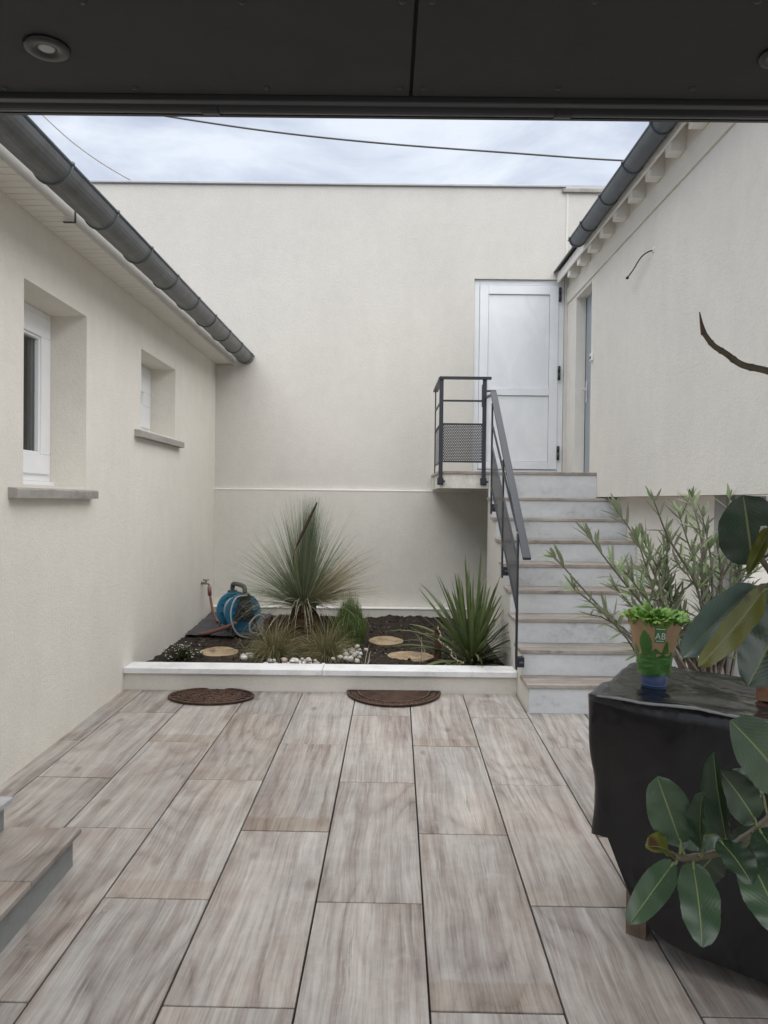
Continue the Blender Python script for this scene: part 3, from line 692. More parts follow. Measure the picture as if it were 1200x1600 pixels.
# door steps at left --------------------------------------------------------
DS = thing('doorsteps', 'two low cement steps with wood look treads at the left edge', 'doorstep', (-1.6, 2.6, 0))
g = G(); g.box((XL + .002, .6, -.02), (-1.262, 3.17, .180)); g.build('step_block', CEMENT_D, DS)
for a, b in ((1.0, 2.742), (2.746, 3.20)):
    g = G(); g.bbox((XL + .003, a, .1805), (-1.238, b, .204), .003); g.build('tread', STEPT, DS)
g = G(); g.box((XL + .004, .6, .2045), (-1.545, 3.17, .305)); g.build('step_block', CEMENT_D, DS)
g = G(); g.bbox((XL + .005, 1.0, .3055), (-1.522, 3.20, .330), .003); g.build('tread', mat_cement('pale_tread', (.44, .44, .45)), DS)

# iron mats -----------------------------------------------------------------
def gmat(o, cx, cy):
    o.matrix_world = Matrix.Translation((cx, cy, gz(cy) + .002)) @ Matrix.Rotation(math.atan(SL), 4, 'X') @ Matrix.Diagonal((1, 1, .62, 1))
def arc(r, a0, a1, n=24, sx=1, sy=1, c=(0, 0), z=0): return [(c[0] + r * sx * math.cos(a0 + (a1 - a0) * k / n), c[1] + r * sy * math.sin(a0 + (a1 - a0) * k / n), z) for k in range(n + 1)]
def scroll(g, cx, cy, r, ph, z, turns=1.5, rad=.005):
    g.tube([(cx + r * (1 - .75 * t / 20) * math.cos(ph + turns * 2 * PI * t / 20), cy + r * (1 - .75 * t / 20) * math.sin(ph + turns * 2 * PI * t / 20), z) for t in range(21)], rad, 5)
g = G(); a_, b_ = .305, .208
for rr in (1.0, .80, .55, .30): g.tube(arc(1, 0, 2 * PI, 40, a_ * rr, b_ * rr, z=.022), .011 if rr == 1 else .007, 6)
g.tube(arc(1, 0, 2 * PI, 40, a_ * .985, b_ * .985, z=.008), .009, 6)
for k in range(24):
    t = 2 * PI * k / 24; g.tube([(a_ * .8 * math.cos(t), b_ * .8 * math.sin(t), .02), (a_ * math.cos(t), b_ * math.sin(t), .02)], .006, 5)
    scroll(g, a_ * .675 * math.cos(t), b_ * .675 * math.sin(t), .026, t, .021)
for k in range(12):
    t = 2 * PI * k / 12; scroll(g, a_ * .42 * math.cos(t), b_ * .42 * math.sin(t), .026, t + 1, .021); g.tube([(0, 0, .02), (a_ * .3 * math.cos(t), b_ * .3 * math.sin(t), .02)], .006, 5)
g.lathe([(.985, .0), (.985, .006), (0, .006)], 40, (0, 0, .004), sx=a_, sy=b_)
o = tag(g.build('door_mat', RUST, smooth=True), 'round brown cast iron mat lying at the left by the bed wall', 'mat'); gmat(o, -1.262, 5.712)
g = G(); a_, b_ = .345, .385
for rr in (1.0, .78): g.tube(arc(1, PI, 2 * PI, 30, a_ * rr, b_ * rr, z=.024), .011, 6)
g.tube(arc(1, PI, 2 * PI, 30, a_ * .985, b_ * .985, z=.008), .008, 6)
g.tube([(-a_, 0, .024), (a_, 0, .024)], .011, 6)
for k in range(1, 26):
    t = PI + PI * k / 26; scroll(g, a_ * .89 * math.cos(t), b_ * .89 * math.sin(t), .024, t, .024)
for k in range(9):
    yb = -.03 - .031 * k; xm = a_ * .77 * math.sqrt(max(0, 1 - (yb / (b_ * .77)) ** 2))
    g.tube([(-xm, yb, .026), (xm, yb, .026)], .0085, 6)
g.prism([(p[0], p[1]) for p in arc(1, PI, 2 * PI, 30, a_ * .985, b_ * .985)], 'z', .003, .009)
for k in range(1, 18):
    t = PI + PI * k / 18; g.tube([(a_ * math.cos(t), b_ * math.sin(t), .003), (a_ * math.cos(t), b_ * math.sin(t), .022)], .006, 5)
o = tag(g.build('door_mat', RUST, smooth=True), 'half round brown cast iron mat pushed against the bed wall', 'mat'); gmat(o, .078, 5.892)

# ------------------------------------------------------------------ planted bed
YUC = mat_leaf('grass_tree_leaf', (.085, .118, .068), (.21, .25, .155), .5, trans=.2, tipc=(.42, .34, .20))
ORN = mat_leaf('dry_orange_leaf', (.30, .20, .10), (.46, .36, .22), .6, trans=.2)
PALE = mat_leaf('dead_pale_leaf', (.42, .38, .28), (.55, .50, .38), .6, trans=.1)
cx, cy = -.765, 7.40
GT = thing('grass_tree', 'large grass tree with a fountain of fine blue green leaves on a stubby brown trunk', 'plant', (cx, cy, .2))
g = G()
def trunk_r(z, a): return (.155 + .02 * math.sin(z * 9) - .03 * max(0, (z - .42) / .2)) * (1 + .10 * mnoise.noise((math.cos(a) * 2.2, math.sin(a) * 2.2, z * 18)) + .07 * mnoise.noise((math.cos(a) * 8, math.sin(a) * 8, z * 40)))
g.grid(48, 40, lambda u, v: (cx + trunk_r(.15 + v * .43, u * 2 * PI) * math.cos(u * 2 * PI), cy + trunk_r(.15 + v * .43, u * 2 * PI) * math.sin(u * 2 * PI), .15 + v * .43))
mt = M('fibrous_trunk', .95, spec=.1); mt.col(mt.ramp(mt.noise(1, 5, .7, mt.map((14, 14, 70))), [(.32, (.03, .02, .014)), (.55, (.085, .055, .035)), (.72, (.16, .11, .07))])); mt.bump(mt.noise(1, 4, .7, mt.map((20, 20, 90))), .9, .02)
g.build('trunk', mt.mat, GT, True)
g = G(); base = V((cx, cy, .56))
for i in range(1650):
    t = R.random(); th = math.radians(3 + 74 * t ** 1.1); ph = R.uniform(0, 2 * PI)
    d = V((math.sin(th) * math.cos(ph), math.sin(th) * math.sin(ph), math.cos(th)))
    L = R.uniform(.66, .90) * (1.15 if th < .35 else 1 - .10 * t); g.r = min(.89, max(0, R.gauss(.42 + .2 * t, .22)))
    if R.random() < .09: g.r = .95
    if mnoise.noise((d.x * 2.6, d.y * 2.6, d.z * 2.6 + 4)) < -.25 and R.random() < .6: continue
    d = (d + V((R.gauss(0, .07), R.gauss(0, .07), R.gauss(0, .07)))).normalized()
    g.blade(base + V((d.x * .09, d.y * .09, d.z * .05)), d, L * R.choice((1, 1, 1, .8, .6)), R.uniform(.005, .0075), R.uniform(.05, 1.0) * (.25 + t), 8, tipw=.15)
for i in range(420):   # tight upright tuft in the middle
    ph = R.uniform(0, 2 * PI); th = abs(R.gauss(0, .085)); d = V((math.sin(th) * math.cos(ph) + .06, math.sin(th) * math.sin(ph), math.cos(th)))
    g.r = R.uniform(0, .7); g.blade(base + V((R.uniform(-.05, .05), R.uniform(-.05, .05), .02)), d, R.uniform(.75, 1.04), .0055, .03, 5, tipw=.12)
g.build('leaves', YUC, GT, attr=True)['kind'] = 'stuff'
g = G()
for i in range(190):
    th = math.radians(R.uniform(38, 78)); ph = R.gauss(-.15, .45); d = V((math.sin(th) * math.cos(ph), math.sin(th) * math.sin(ph), math.cos(th)))
    g.r = R.random(); g.blade(base + d * .06, d, R.uniform(.55, .88), .005, R.uniform(.1, .35), 6)
g.build('dry_leaves', ORN, GT, attr=True)['kind'] = 'stuff'
g = G()
for i in range(75):
    th = math.radians(R.uniform(60, 95)); ph = R.uniform(0, 2 * PI); d = V((math.sin(th) * math.cos(ph), math.sin(th) * math.sin(ph), math.cos(th)))
    g.r = R.random(); g.blade(base + d * .08, d, R.uniform(.45, .85), .006, R.uniform(1.6, 3.4), 9)
g.build('dead_leaves', PALE, GT, attr=True)['kind'] = 'stuff'
g = G(); sp0, sp1 = V((-.800, 7.12, 1.16)), V((-.620, 7.08, 1.545))
pts = [sp0.lerp(sp1, t / 12) for t in range(13)]; g.tube(smooth_path([V((cx, cy, .62)), V((-.83, 7.25, .85)), V((-.835, 7.15, 1.05)), sp0], 4)[:-1] + pts, [.003] * 12 + [.006 + .0095 * math.sin(PI * min(1, t / 12 * .9 + .08)) for t in range(13)], 8)
mk = mat_flat('dark_flower_spike', (.045, .028, .02), .9, 0, .4, 60, .8, 120); g.build('flower_spike', mk, GT, True)

MND = mat_leaf('sedge_leaf', (.10, .10, .035), (.30, .27, .14), .55, trans=.2, tipc=(.46, .40, .26))
def mound(x, y, lab, n=900, r=.30, h=.30, seedtilt=0):
    t = thing('sedge_clump', lab, 'grass', (x, y, soil_h(x, y)), 'arching sedge clumps behind the white coping'); g = G()
    for i in range(n):
        ph = R.uniform(0, 2 * PI); th = math.radians(R.uniform(3, 62)); d = V((math.sin(th) * math.cos(ph) + seedtilt, math.sin(th) * math.sin(ph) - .1, math.cos(th)))
        g.r = max(0, min(.89, R.gauss(.35, .25))) if R.random() > .13 else .95
        g.blade((x + .07 * math.cos(ph) * R.random(), y + .07 * math.sin(ph) * R.random(), soil_h(x, y) - .01), d, R.uniform(.24, .47), R.uniform(.0032, .005), R.uniform(1.5, 3.4), 8)
    g.build('leaves', MND, t, attr=True)['kind'] = 'stuff'
    return t
mound(-.94, 6.72, 'olive arching sedge clump at the left foot of the grass tree')
mound(-.50, 6.74, 'straw coloured arching sedge clump at the right foot of the grass tree', 950, seedtilt=.05)
UP = thing('feather_grass', 'narrow upright bright green grass tuft right of the grass tree', 'grass', (-.31, 7.1, soil_h(-.31, 7.1)))
UPM = mat_leaf('feather_grass_leaf', (.055, .10, .02), (.15, .22, .06), .5, trans=.25, tipc=(.45, .46, .34)); g = G()
for i in range(2600):
    ph = R.uniform(0, 2 * PI); rr = R.random() ** .5; b = V((-.31 + .085 * rr * math.cos(ph), 7.1 + .085 * rr * math.sin(ph), soil_h(-.31, 7.1) - .01))
    z0 = R.random() ** 1.3 * .30; rz = .085 + .05 * math.sin(PI * min(1, z0 / .34)) ; b = V((-.31 + rz * rr * math.cos(ph), 7.1 + rz * rr * math.sin(ph), b.z + z0))
    d = V((math.cos(ph) * (.30 * rr) + R.gauss(0, .07), math.sin(ph) * (.30 * rr) + R.gauss(0, .07), 1)) if z0 < .15 else V((-math.cos(ph) * .16 * rr + R.gauss(0, .09), -math.sin(ph) * .16 * rr + R.gauss(0, .09), 1))
    g.r = max(0, min(.89, R.gauss(.4, .24))) if R.random() > .05 else .95
    g.blade(b, d, R.uniform(.14, .28) * (1.15 - .3 * rr), .0045, R.uniform(-.1, .4), 4)
g.build('leaves', UPM, UP, attr=True)['kind'] = 'stuff'
CO = thing('cordyline', 'spiky dark green strap leaved plant growing beside the stairs', 'plant', (.74, 6.55, soil_h(.74, 6.55)))
COM = mat_leaf('cordyline_leaf', (.035, .058, .018), (.14, .18, .07), .36, trans=.12)
for i in range(150):
    g = G(); ph = R.uniform(0, 2 * PI); t = R.random(); th = math.radians(3 + 72 * t ** .9); d = V((math.sin(th) * math.cos(ph), math.sin(th) * math.sin(ph), math.cos(th)))
    g.r = R.random(); s_ = d.cross(V((0, 0, 1))); L = R.uniform(.38, .84) * (1 - .18 * t)
    if d.x > .3: L *= .82
    g.blade((.74 + .05 * math.cos(ph), 6.55 + .05 * math.sin(ph), soil_h(.74, 6.55) - .01 + .16 * (1 - t)), d, L, R.uniform(.019, .032), R.uniform(.0, 1.3) * (.3 + t), 8, side=s_ + V((R.uniform(-.4, .4), R.uniform(-.4, .4), R.uniform(-.4, .4))), tipw=0, bell=True)
    g.build('leaf', COM, CO, attr=True)
g = G(); g.lathe([(.045, 0), (.05, .1), (.03, .2)], 10, (.74, 6.55, soil_h(.74, 6.55) - .02)); g.build('stem', mt.mat, CO, True)
# small flowering shrub
SH = thing('flowering_shrub', 'small dark leaved shrub dotted with pale pink flowers in the left corner of the bed', 'shrub', (-1.68, 6.50, soil_h(-1.68, 6.5)))
g = G(); fl = G(); sm = G()
for i in range(95):
    ph = R.uniform(0, 2 * PI); th = math.radians(R.uniform(5, 78)); d = V((math.sin(th) * math.cos(ph), math.sin(th) * math.sin(ph), math.cos(th) * .62 + .1))
    b = V((-1.68, 6.50, soil_h(-1.68, 6.5))); L = R.uniform(.12, .21); sm.tube([b, b + d * L * .5 + V((0, 0, .01)), b + d * L], .002, 4)
    for k in range(10):
        q = b + d * (L * (.3 + .7 * k / 9)); g.r = R.random()
        g.blade(q, (d + V((R.uniform(-1, 1), R.uniform(-1, 1), R.uniform(-.5, 1)))), R.uniform(.018, .032), .009, .3, 3, bell=True)
    if R.random() < .62:
        q = b + d * (L + .006)
        for k in range(5):
            a = 2 * PI * k / 5; fl.blade(q, V((math.cos(a), math.sin(a), .5)), .012, .010, .2, 2, side=V((-math.sin(a), math.cos(a), 0)), bell=True)
sm.build('stems', mt.mat, SH)['kind'] = 'stuff'
g.build('leaves', mat_leaf('small_leaf', (.03, .045, .02), (.08, .11, .05)), SH, attr=True)['kind'] = 'stuff'
fl.build('flowers', mat_flat('pale_pink_petal', (.74, .66, .66), .6, var=.06), SH)['kind'] = 'stuff'
# dry twiggy weed by the left sedge and thin strands by the post
g = G(); SOILM = PALE
for (x, y, n) in ((.33, 6.60, 7), (.36, 6.95, 5), (-.15, 6.45, 4), (.58, 6.30, 6), (-1.25, 7.15, 6), (-1.05, 7.0, 7)):
    for k in range(n):
        ph = R.uniform(0, 2 * PI); d = V((math.cos(ph) * .7, math.sin(ph) * .7, R.uniform(.3, 1.2))); g.r = R.random()
        g.blade((x + R.uniform(-.03, .03), y + R.uniform(-.03, .03), soil_h(x, y)), d, R.uniform(.10, .30), .004, R.uniform(.8, 2.5), 7)
tag(g.build('dry_grass', PALE, attr=True), 'stray dry grass stalks between the stake and the log slices', 'dry grass', kind='stuff')
# pebbles
PB = [mat_flat('white_pebble', (.72, .69, .65), .7, 0, .08, 20, .2, 40), mat_flat('pink_pebble', (.50, .40, .355), .7, 0, .15, 20, .2, 40), mat_flat('grey_white_pebble', (.58, .55, .52), .7, 0, .1, 20, .2, 40)]
peb = []
for m_ in PB:
    for v_ in range(2):
        g = G(); sd = R.uniform(0, 50)
        g.grid(12, 8, lambda u, v: (lambda n, k: (n.x * k, n.y * k * .85, n.z * k * .72))(V((math.cos(u * 2 * PI) * math.sin(v * PI), math.sin(u * 2 * PI) * math.sin(v * PI), math.cos(v * PI))), 1 + .45 * mnoise.noise((math.cos(u * 2 * PI) * math.sin(v * PI) * 1.1 + sd, math.sin(u * 2 * PI) * math.sin(v * PI) * 1.1, math.cos(v * PI) * 1.1))))
        o = g.build('pebble_source', m_, smooth=True); peb.append((o.data, m_.name)); bpy.data.objects.remove(o)
def pebble(x, y, z, r):
    me, nm = R.choice(peb); o = bpy.data.objects.new('pebble', me); COL.objects.link(o); me.name = 'pebble'
    o.location = (x, y, z); o.scale = (r, r, r); o.rotation_euler = (R.uniform(-.4, .4), R.uniform(-.4, .4), R.uniform(0, 6))
    c = nm.split('_pebble')[0].replace('_', ' ')
    where = 'heaped at the right end of the sedge clumps' if x > -.42 else ('lying between the sedge clumps behind the coping' if x > -.95 else 'lying left of the sedge clumps')
    tag(o, '%s pebble %s' % (c, where), 'pebble', '%s pebbles %s' % (c, where))
for i in range(34):
    x = R.gauss(-.72, .12); y = R.uniform(6.36, 6.50); r = R.uniform(.016, .030); pebble(x, y, soil_h(x, y) + r * .5 + (.03 if R.random() < .4 else 0), r)
for i in range(36):
    t = R.random(); x = -.40 + .17 * t + R.gauss(0, .05); y = 6.55 + .55 * R.random(); r = R.uniform(.018, .033); pebble(x, y, soil_h(x, y) + r * .5 + (.03 if R.random() < .4 else 0), r)
for i in range(9):
    x = R.uniform(-1.20, -1.12); y = R.uniform(6.6, 6.85); r = R.uniform(.018, .032); pebble(x, y, soil_h(x, y) + r * .5, r)
# log slices
LOG = M('cut_log', .8, spec=.2); LOG.col(LOG.ramp(LOG.noise(9, 5, .65), [(.3, (.24, .17, .10)), (.55, (.40, .31, .20)), (.75, (.50, .41, .29))])); lr = LOG.noise(5, 5, .7); LOG.col(LOG.mix(LOG.rng(lr, .50, .64, 0, .75), LOG.b.inputs['Base Color'].links[0].from_socket, (.11, .08, .055))); LOG.bump(LOG.noise(40, 4, .6), .4, .006)
BARK = mat_flat('bark', (.10, .07, .045), .95, 0, .4, 20, .6, 50)
for (x, y, rx, ry, lab) in ((-1.43, 6.76, .165, .14, 'pale log slice lying in the soil left of the sedge'), (.01, 7.36, .165, .15, 'pale log slice lying farther back in the dark soil right of the grass tuft'), (.235, 6.74, .20, .15, 'larger pale log slice lying in the soil just behind the coping')):
    t = thing('log_slice', lab, 'log slice', (x, y, soil_h(x, y))); z = soil_h(x, y) + .004; sd = R.uniform(0, 9)
    rr = lambda a: 1 + .14 * mnoise.noise((math.cos(a) + sd, math.sin(a), 0)) + .05 * mnoise.noise((4 * math.cos(a) + sd, 4 * math.sin(a), 2))
    o = [(x + rx * rr(2 * PI * k / 28) * math.cos(2 * PI * k / 28), y + ry * rr(2 * PI * k / 28) * math.sin(2 * PI * k / 28)) for k in range(28)]
    g = G(); n = 28; tl = lambda p: z + .030 + (p[1] - y) * .10
    g.add([(p[0], p[1], tl(p)) for p in o] + [(x, y, z + .028)], [(i, (i + 1) % n, n) for i in range(n)]); g.build('cut_face', LOG.mat, t)
    g = G(); g.add([(p[0], p[1], tl(p)) for p in o] + [(x + (p[0] - x) * 1.03, y + (p[1] - y) * 1.03, z - .03) for p in o], [(i, i + n, (i + 1) % n + n, (i + 1) % n) for i in range(n)]); g.build('bark', BARK, t)
# corten edging round the grass tree, notched
CE = thing('garden_edging', 'low rusty steel edging curved behind and beside the grass tree trunk', 'edging', (cx, cy, .2))
for a0, a1 in ((-.10, 1.75), (1.78, 3.75)):
    g = G(); n = 46
    for k in range(n):
        q0, q1 = a0 + (a1 - a0) * k / n, a0 + (a1 - a0) * (k + .8) / n; r_ = .37
        p0, p1 = (cx + r_ * math.cos(q0), cy - .05 + r_ * .8 * math.sin(q0)), (cx + r_ * math.cos(q1), cy - .05 + r_ * .8 * math.sin(q1))
        for (pa, pb, h) in ((p0, p1, .27 + .016 * (k % 2)),):
            z0 = soil_h(*pa) - .03
            g.add([(pa[0], pa[1], z0), (pb[0], pb[1], z0), (pb[0], pb[1], z0 + h), (pa[0], pa[1], z0 + h), (pa[0] * .994 + cx * .006, pa[1] - .004, z0 + h), (pb[0] * .994 + cx * .006, pb[1] - .004, z0 + h)], [(0, 1, 2, 3), (3, 2, 5, 4)])
    q = [a0 + (a1 - a0) * k / 20 for k in range(21)]
    g.tube([(cx + .372 * math.cos(t), cy - .05 + .372 * .8 * math.sin(t), .27) for t in q], .008, 5)
    g.build('edging_strip', CORTEN, CE)
g = G()
ring = [(cx + .30 * math.cos(t), cy - .30 + .20 * math.sin(t), soil_h(cx, cy - .3) - .04) for t in [PI + PI * k / 24 for k in range(25)]]
g.add([p for p in ring] + [(p[0], p[1], p[2] + .19) for p in ring], [(i, i + 1, i + 26, i + 25) for i in range(24)]); g.build('edging_strip', CORTEN, CE)
# rusty post with string of lights
PO = thing('garden_stake', 'short rusty steel stake standing in the bed left of the spiky plant', 'stake', (.455, 6.60, .2))
g = G()
for dx, h in ((-.026, .30), (-.006, .34), (.016, .31)): g.bbox((.455 + dx, 6.59, soil_h(.455, 6.6) - .06), (.455 + dx + .018, 6.615, .18 + h), .003)
g.tube([(.44, 6.585, .48), (.455, 6.575, .515), (.475, 6.585, .48)], .008, 6)
g.build('stake', CORTEN, PO)
g = G(); pts = [(.455, 6.57, .50), (.475, 6.55, .44), (.46, 6.55, .40), (.50, 6.52, .37), (.56, 6.50, .33), (.57, 6.48, .28), (.62, 6.46, .245), (.66, 6.44, .235)]
pp = smooth_path(pts, 6); g.tube([V(p) + V((R.uniform(-.008, .008), 0, R.uniform(-.008, .008))) for p in pp], .0035, 5)
for p in pp[::3]: g.lathe([(0, 0), (.007, .005), (.005, .015), (0, .018)], 6, (p[0], p[1] - .004, p[2] - .006))
tag(g.build('string_lights', mat_flat('pale_wire_lights', (.62, .54, .40), .5)), 'pale string of small lights drooping from the rusty stake', 'string lights')
# weed membrane in the back left corner
g = G(); g.grid(24, 16, lambda u, v: (XL + .02 + u * (.78 - .1 * v), 7.62 + v * 1.16, soil_h(XL + u * .8, 7.6 + v * 1.1) + .035 + .012 * mnoise.noise((u * 5, v * 5, 1))))
tag(g.build('weed_membrane', mat_flat('grey_membrane', (.055, .056, .062), .55, 0, .15, 8), smooth=True), 'dark grey plastic sheet spread in the back left corner under the hose reel', 'sheet')

# hose reel -----------------------------------------------------------------
HRX, HRY, HRZ = -1.475, 7.88, .225
HRL = thing('hose_reel', 'blue and black garden hose reel standing in the back left corner', 'hose reel', (HRX, HRY, HRZ))
BLUE = mat_flat('blue_plastic', (.028, .165, .27), .4, 0, .1); DKG = mat_flat('dark_grey_plastic', (.045, .045, .048), .45); HOSE = mat_flat('grey_hose', (.33, .36, .37), .4)
ax = V((math.cos(math.radians(-58)), math.sin(math.radians(-58)), 0)); ux = V((-ax.y, ax.x, 0)); uz = V((0, 0, 1))
cc = V((HRX, HRY, HRZ + .215))
def HP(a, r, t):
    r *= .88; return cc + ax * (a * .95) + ux * (r * math.cos(t)) + uz * (r * math.sin(t))
def disc(g, a, r0, r1, th, n=36):
    for aa, fl_ in ((a, 1), (a + th, -1)): g.add([HP(aa, r, 2 * PI * k / n) for r in (r0, r1) for k in range(n)], [(k, (k + 1) % n, n + (k + 1) % n, n + k)[::fl_] for k in range(n)])
    for r in (r0, r1): g.add([HP(aa, r, 2 * PI * k / n) for aa in (a, a + th) for k in range(n)], [(k, (k + 1) % n, n + (k + 1) % n, n + k) for k in range(n)])
for a, nm in ((.115, 'flange'), (-.135, 'flange')):
    g = G(); disc(g, a, .175, .212, .022); disc(g, a + .004, .04, .177, .008)
    for k in range(10):
        t = 2 * PI * k / 10; g.tube([HP(a + .012, .05, t), HP(a + .016, .18, t + .15)], .010, 5)
    g.build(nm, BLUE, HRL)
g = G(); disc(g, -.115, .05, .10, .23); g.build('drum', BLUE, HRL)
g = G(); pts = [HP(-.10 + .2 * ((k / 36) % 1 if int(k / 36) % 2 == 0 else 1 - (k / 36) % 1), .125 + .012 * int(k / 72) , 2 * PI * k / 18) for k in range(216)]; g.tube(pts, .010, 6); g.build('hose_coil', HOSE, HRL, True)
for sgn in (1, -1):
    a = .165 * sgn
    g = G(); P_ = [V((0, 0, 0))]
    pr = [HP(a, .27, math.radians(t)) for t in (234, 245, 90 + 14, 90 - 14, 295, 306)]
    pr = [HP(a, .29, math.radians(232)), HP(a, .245, math.radians(230)), HP(a, .10, math.radians(180)), HP(a, .225, math.radians(103)), HP(a, .225, math.radians(77)), HP(a, .10, math.radians(0)), HP(a, .245, math.radians(310)), HP(a, .29, math.radians(308)), HP(a, .10, math.radians(320)), HP(a, .075, math.radians(270)), HP(a, .10, math.radians(220))]
    b = [p + ax * .026 * sgn for p in pr]; n = len(pr)
    g.add(pr + b, [tuple(range(n)), tuple(range(2 * n - 1, n - 1, -1))] + [(i, i + n, (i + 1) % n + n, (i + 1) % n) for i in range(n)])
    g.tube([HP(a - .01 * sgn, 0, 0), HP(a + .05 * sgn, 0, 0)], .04, 14)
    g.build('side_frame', DKG, HRL)
g = G(); g.tube(smooth_path([HP(-.18, .225, PI / 2), HP(-.16, .285, PI / 2), HP(-.08, .30, PI / 2), HP(.08, .30, PI / 2), HP(.16, .285, PI / 2), HP(.18, .225, PI / 2)], 4), .024, 8); g.build('carrying_handle', DKG, HRL, True)
g = G(); g.tube([HP(.20, 0, 0), HP(.225, .02, 2), HP(.23, .11, 2.2), HP(.27, .115, 2.2)], .013, 8); g.build('crank', DKG, HRL, True)
for t in (236, 304):
    g = G(); g.tube([HP(-.21, .285, math.radians(t)), HP(.21, .285, math.radians(t))], .018, 8); g.build('foot_bar', DKG, HRL, True)
g = G(); g.tube(smooth_path([HP(.20, .20, 1.5), HP(.26, .23, 2.2), HP(.29, .215, 2.9), HP(.30, .22, 3.6), HP(.30, .25, 4.2), HP(.29, .26, 4.75), HP(.28, .27, 5.3), HP(.26, .22, 5.9), HP(.24, .15, 6.1), HP(.24, .10, 5.6), HP(.25, .13, 4.95), HP(.26, .21, 4.9), HP(.25, .26, 5.2)], 7), .0095, 7)
tag(g.build('garden_hose', HOSE, smooth=True), 'loose grey hose looped over the front of the blue reel', 'hose')
TAPM = mat_flat('tap_brass', (.30, .28, .25), .35, .7); RED = mat_flat('red_hose', (.19, .08, .068), .45, 0, .15, 20)
g = G(); g.tube([(XL + .0, 8.38, .66), (XL + .075, 8.38, .66), (XL + .085, 8.38, .63)], .014, 8); g.tube([(XL + .05, 8.38, .66), (XL + .05, 8.38, .69)], .010, 8); g.lathe([(.03, 0), (.035, .006), (.03, .014), (0, .016)], 10, (XL + .05, 8.38, .69))
g.lathe([(0.035, 0), (.03, .006), (0, .008)], 12, (0, 0, 0))
tag(g.build('garden_tap', TAPM, smooth=True), 'small outdoor tap on the left wall above the red hose', 'tap')
g = G(); g.tube([(XL + .09, 8.37, .625), (XL + .095, 8.365, .53)], .022, 10); g.tube(smooth_path([(XL + .095, 8.365, .56), (XL + .12, 8.34, .44), (XL + .17, 8.28, .32), (XL + .22, 8.20, .27)], 6), .0135, 8)
tag(g.build('hose_end', RED, smooth=True), 'short red hose hanging from the tap to the ground', 'hose')
g = G(); g.tube(smooth_path([(-1.82, 7.66, .235), (-1.73, 7.64, .25), (-1.61, 7.62, .29), (-1.50, 7.60, .335), (-1.44, 7.60, .36)], 5), .019, 10)
tag(g.build('red_pipe', RED, smooth=True), 'red hose piece lying slanted in front of the hose reel', 'hose')

# covered table -------------------------------------------------------------
TB = thing('covered_table', 'table wrapped in a shiny black cover with wooden legs showing below', 'table', (1.3, 2.6, gz(2.6)))
A, B = V((.700, 2.705)), V((1.035, 3.255)); d2_ = V((.77, -.638)); LT = 1.28
Cc, D = B + d2_ * LT, A + d2_ * LT
top = [A, D, Cc, B]; low = [V((.735, 2.712)), V((1.72, 1.95)), V((2.0, 2.46)), V((1.03, 3.2))]
def outline(poly, n, rad):
    """rounded polygon sampled with n points per side"""
    out = []
    for i in range(4):
        p, q, r = poly[i - 1], poly[i], poly[(i + 1) % 4]
        a = q + (p - q).normalized() * rad; b = q + (r - q).normalized() * rad
        nxt = r + (q - r).normalized() * rad
        for k in range(6): t = k / 6; out.append(a * (1 - t) ** 2 + q * 2 * t * (1 - t) + b * t * t)
        for k in range(n): out.append(b.lerp(nxt, k / n))
    return out
NS = 26
to, lo = outline(top, NS, .05), outline(low, NS, .05); N = len(to); ctr = sum(to, V((0, 0))) / N
g = G(); rings = []
def topz(p): 
    u = (p - A).dot(d2_); w = (p - A).dot((B - A).normalized())
    return .915 - .012 * math.exp(-((w - .33) / .2) ** 2) + .013 * mnoise.noise((u * 2.6, w * 8 + u * 2.4, 2)) + .006 * mnoise.noise((u * 7 + 2, w * 19 + u * 7, 5))
for s_ in [0, .1, .2, .3, .4, .5, .6, .68, .76, .83, .89, .94, .975, 1]:
    rings.append([(lambda p: (p.x, p.y, topz(p) - .012 * max(0, (s_ - .94) / .06) ** 2))(ctr + (q - ctr) * s_) for q in to])
VN = 22
for j in range(1, VN + 1):
    t = j / VN; rr = []
    for i in range(N):
        f = i / N; bl = min(1, t * 1.5); bl = bl * bl * (3 - 2 * bl)
        p = to[i].lerp(lo[i], bl); hd = min((q2 - to[i]).length for q2 in (A,)); hem = .10 + .015 * math.sin(f * 23) + .30 * math.exp(-(hd / (.16 if (to[i] - A).dot(d2_) > .06 else .6)) ** 2)
        z = (.900) * (1 - t) + hem * t
        nrm = (p - ctr).normalized(); wob = .020 * t * math.sin(f * 61 + 3 * math.sin(f * 19)) + .022 * mnoise.noise((f * 16, t * 2.5, 4)) * min(1, t * 3) + .010 * mnoise.noise((f * 44, t * 4, 8)) + .022 * (.35 - abs(mnoise.noise((f * 26 + t * 1.5, t * 1.8, 14)))) * min(1, t * 4)
        p = p + nrm * wob * .55; rr.append((p.x, p.y, z))
    rings.append(rr)
vs = [p for r in rings for p in r]; g.add(vs, [(j * N + i, j * N + (i + 1) % N, (j + 1) * N + (i + 1) % N, (j + 1) * N + i) for j in range(len(rings) - 1) for i in range(N)])
mc = M('black_tarpaulin', .3, spec=.5); mc.col(mc.ramp(mc.noise(5, 5, .6), [(.3, (.004, .004, .005)), (.7, (.010, .010, .012))]))
mc.set(mc.b.inputs['Roughness'], mc.rng(mc.noise(4, 4, .6), .3, .7, .10, .26)); mc.bump(mc.noise(5, 3, .5, mc.map((1, 1, .5)), .4), .45, .04)
g.build('cover', mc.mat, TB, True)
TEAK = mat_wood_tile('brown_wood', 'y', False, .55, 1.0)
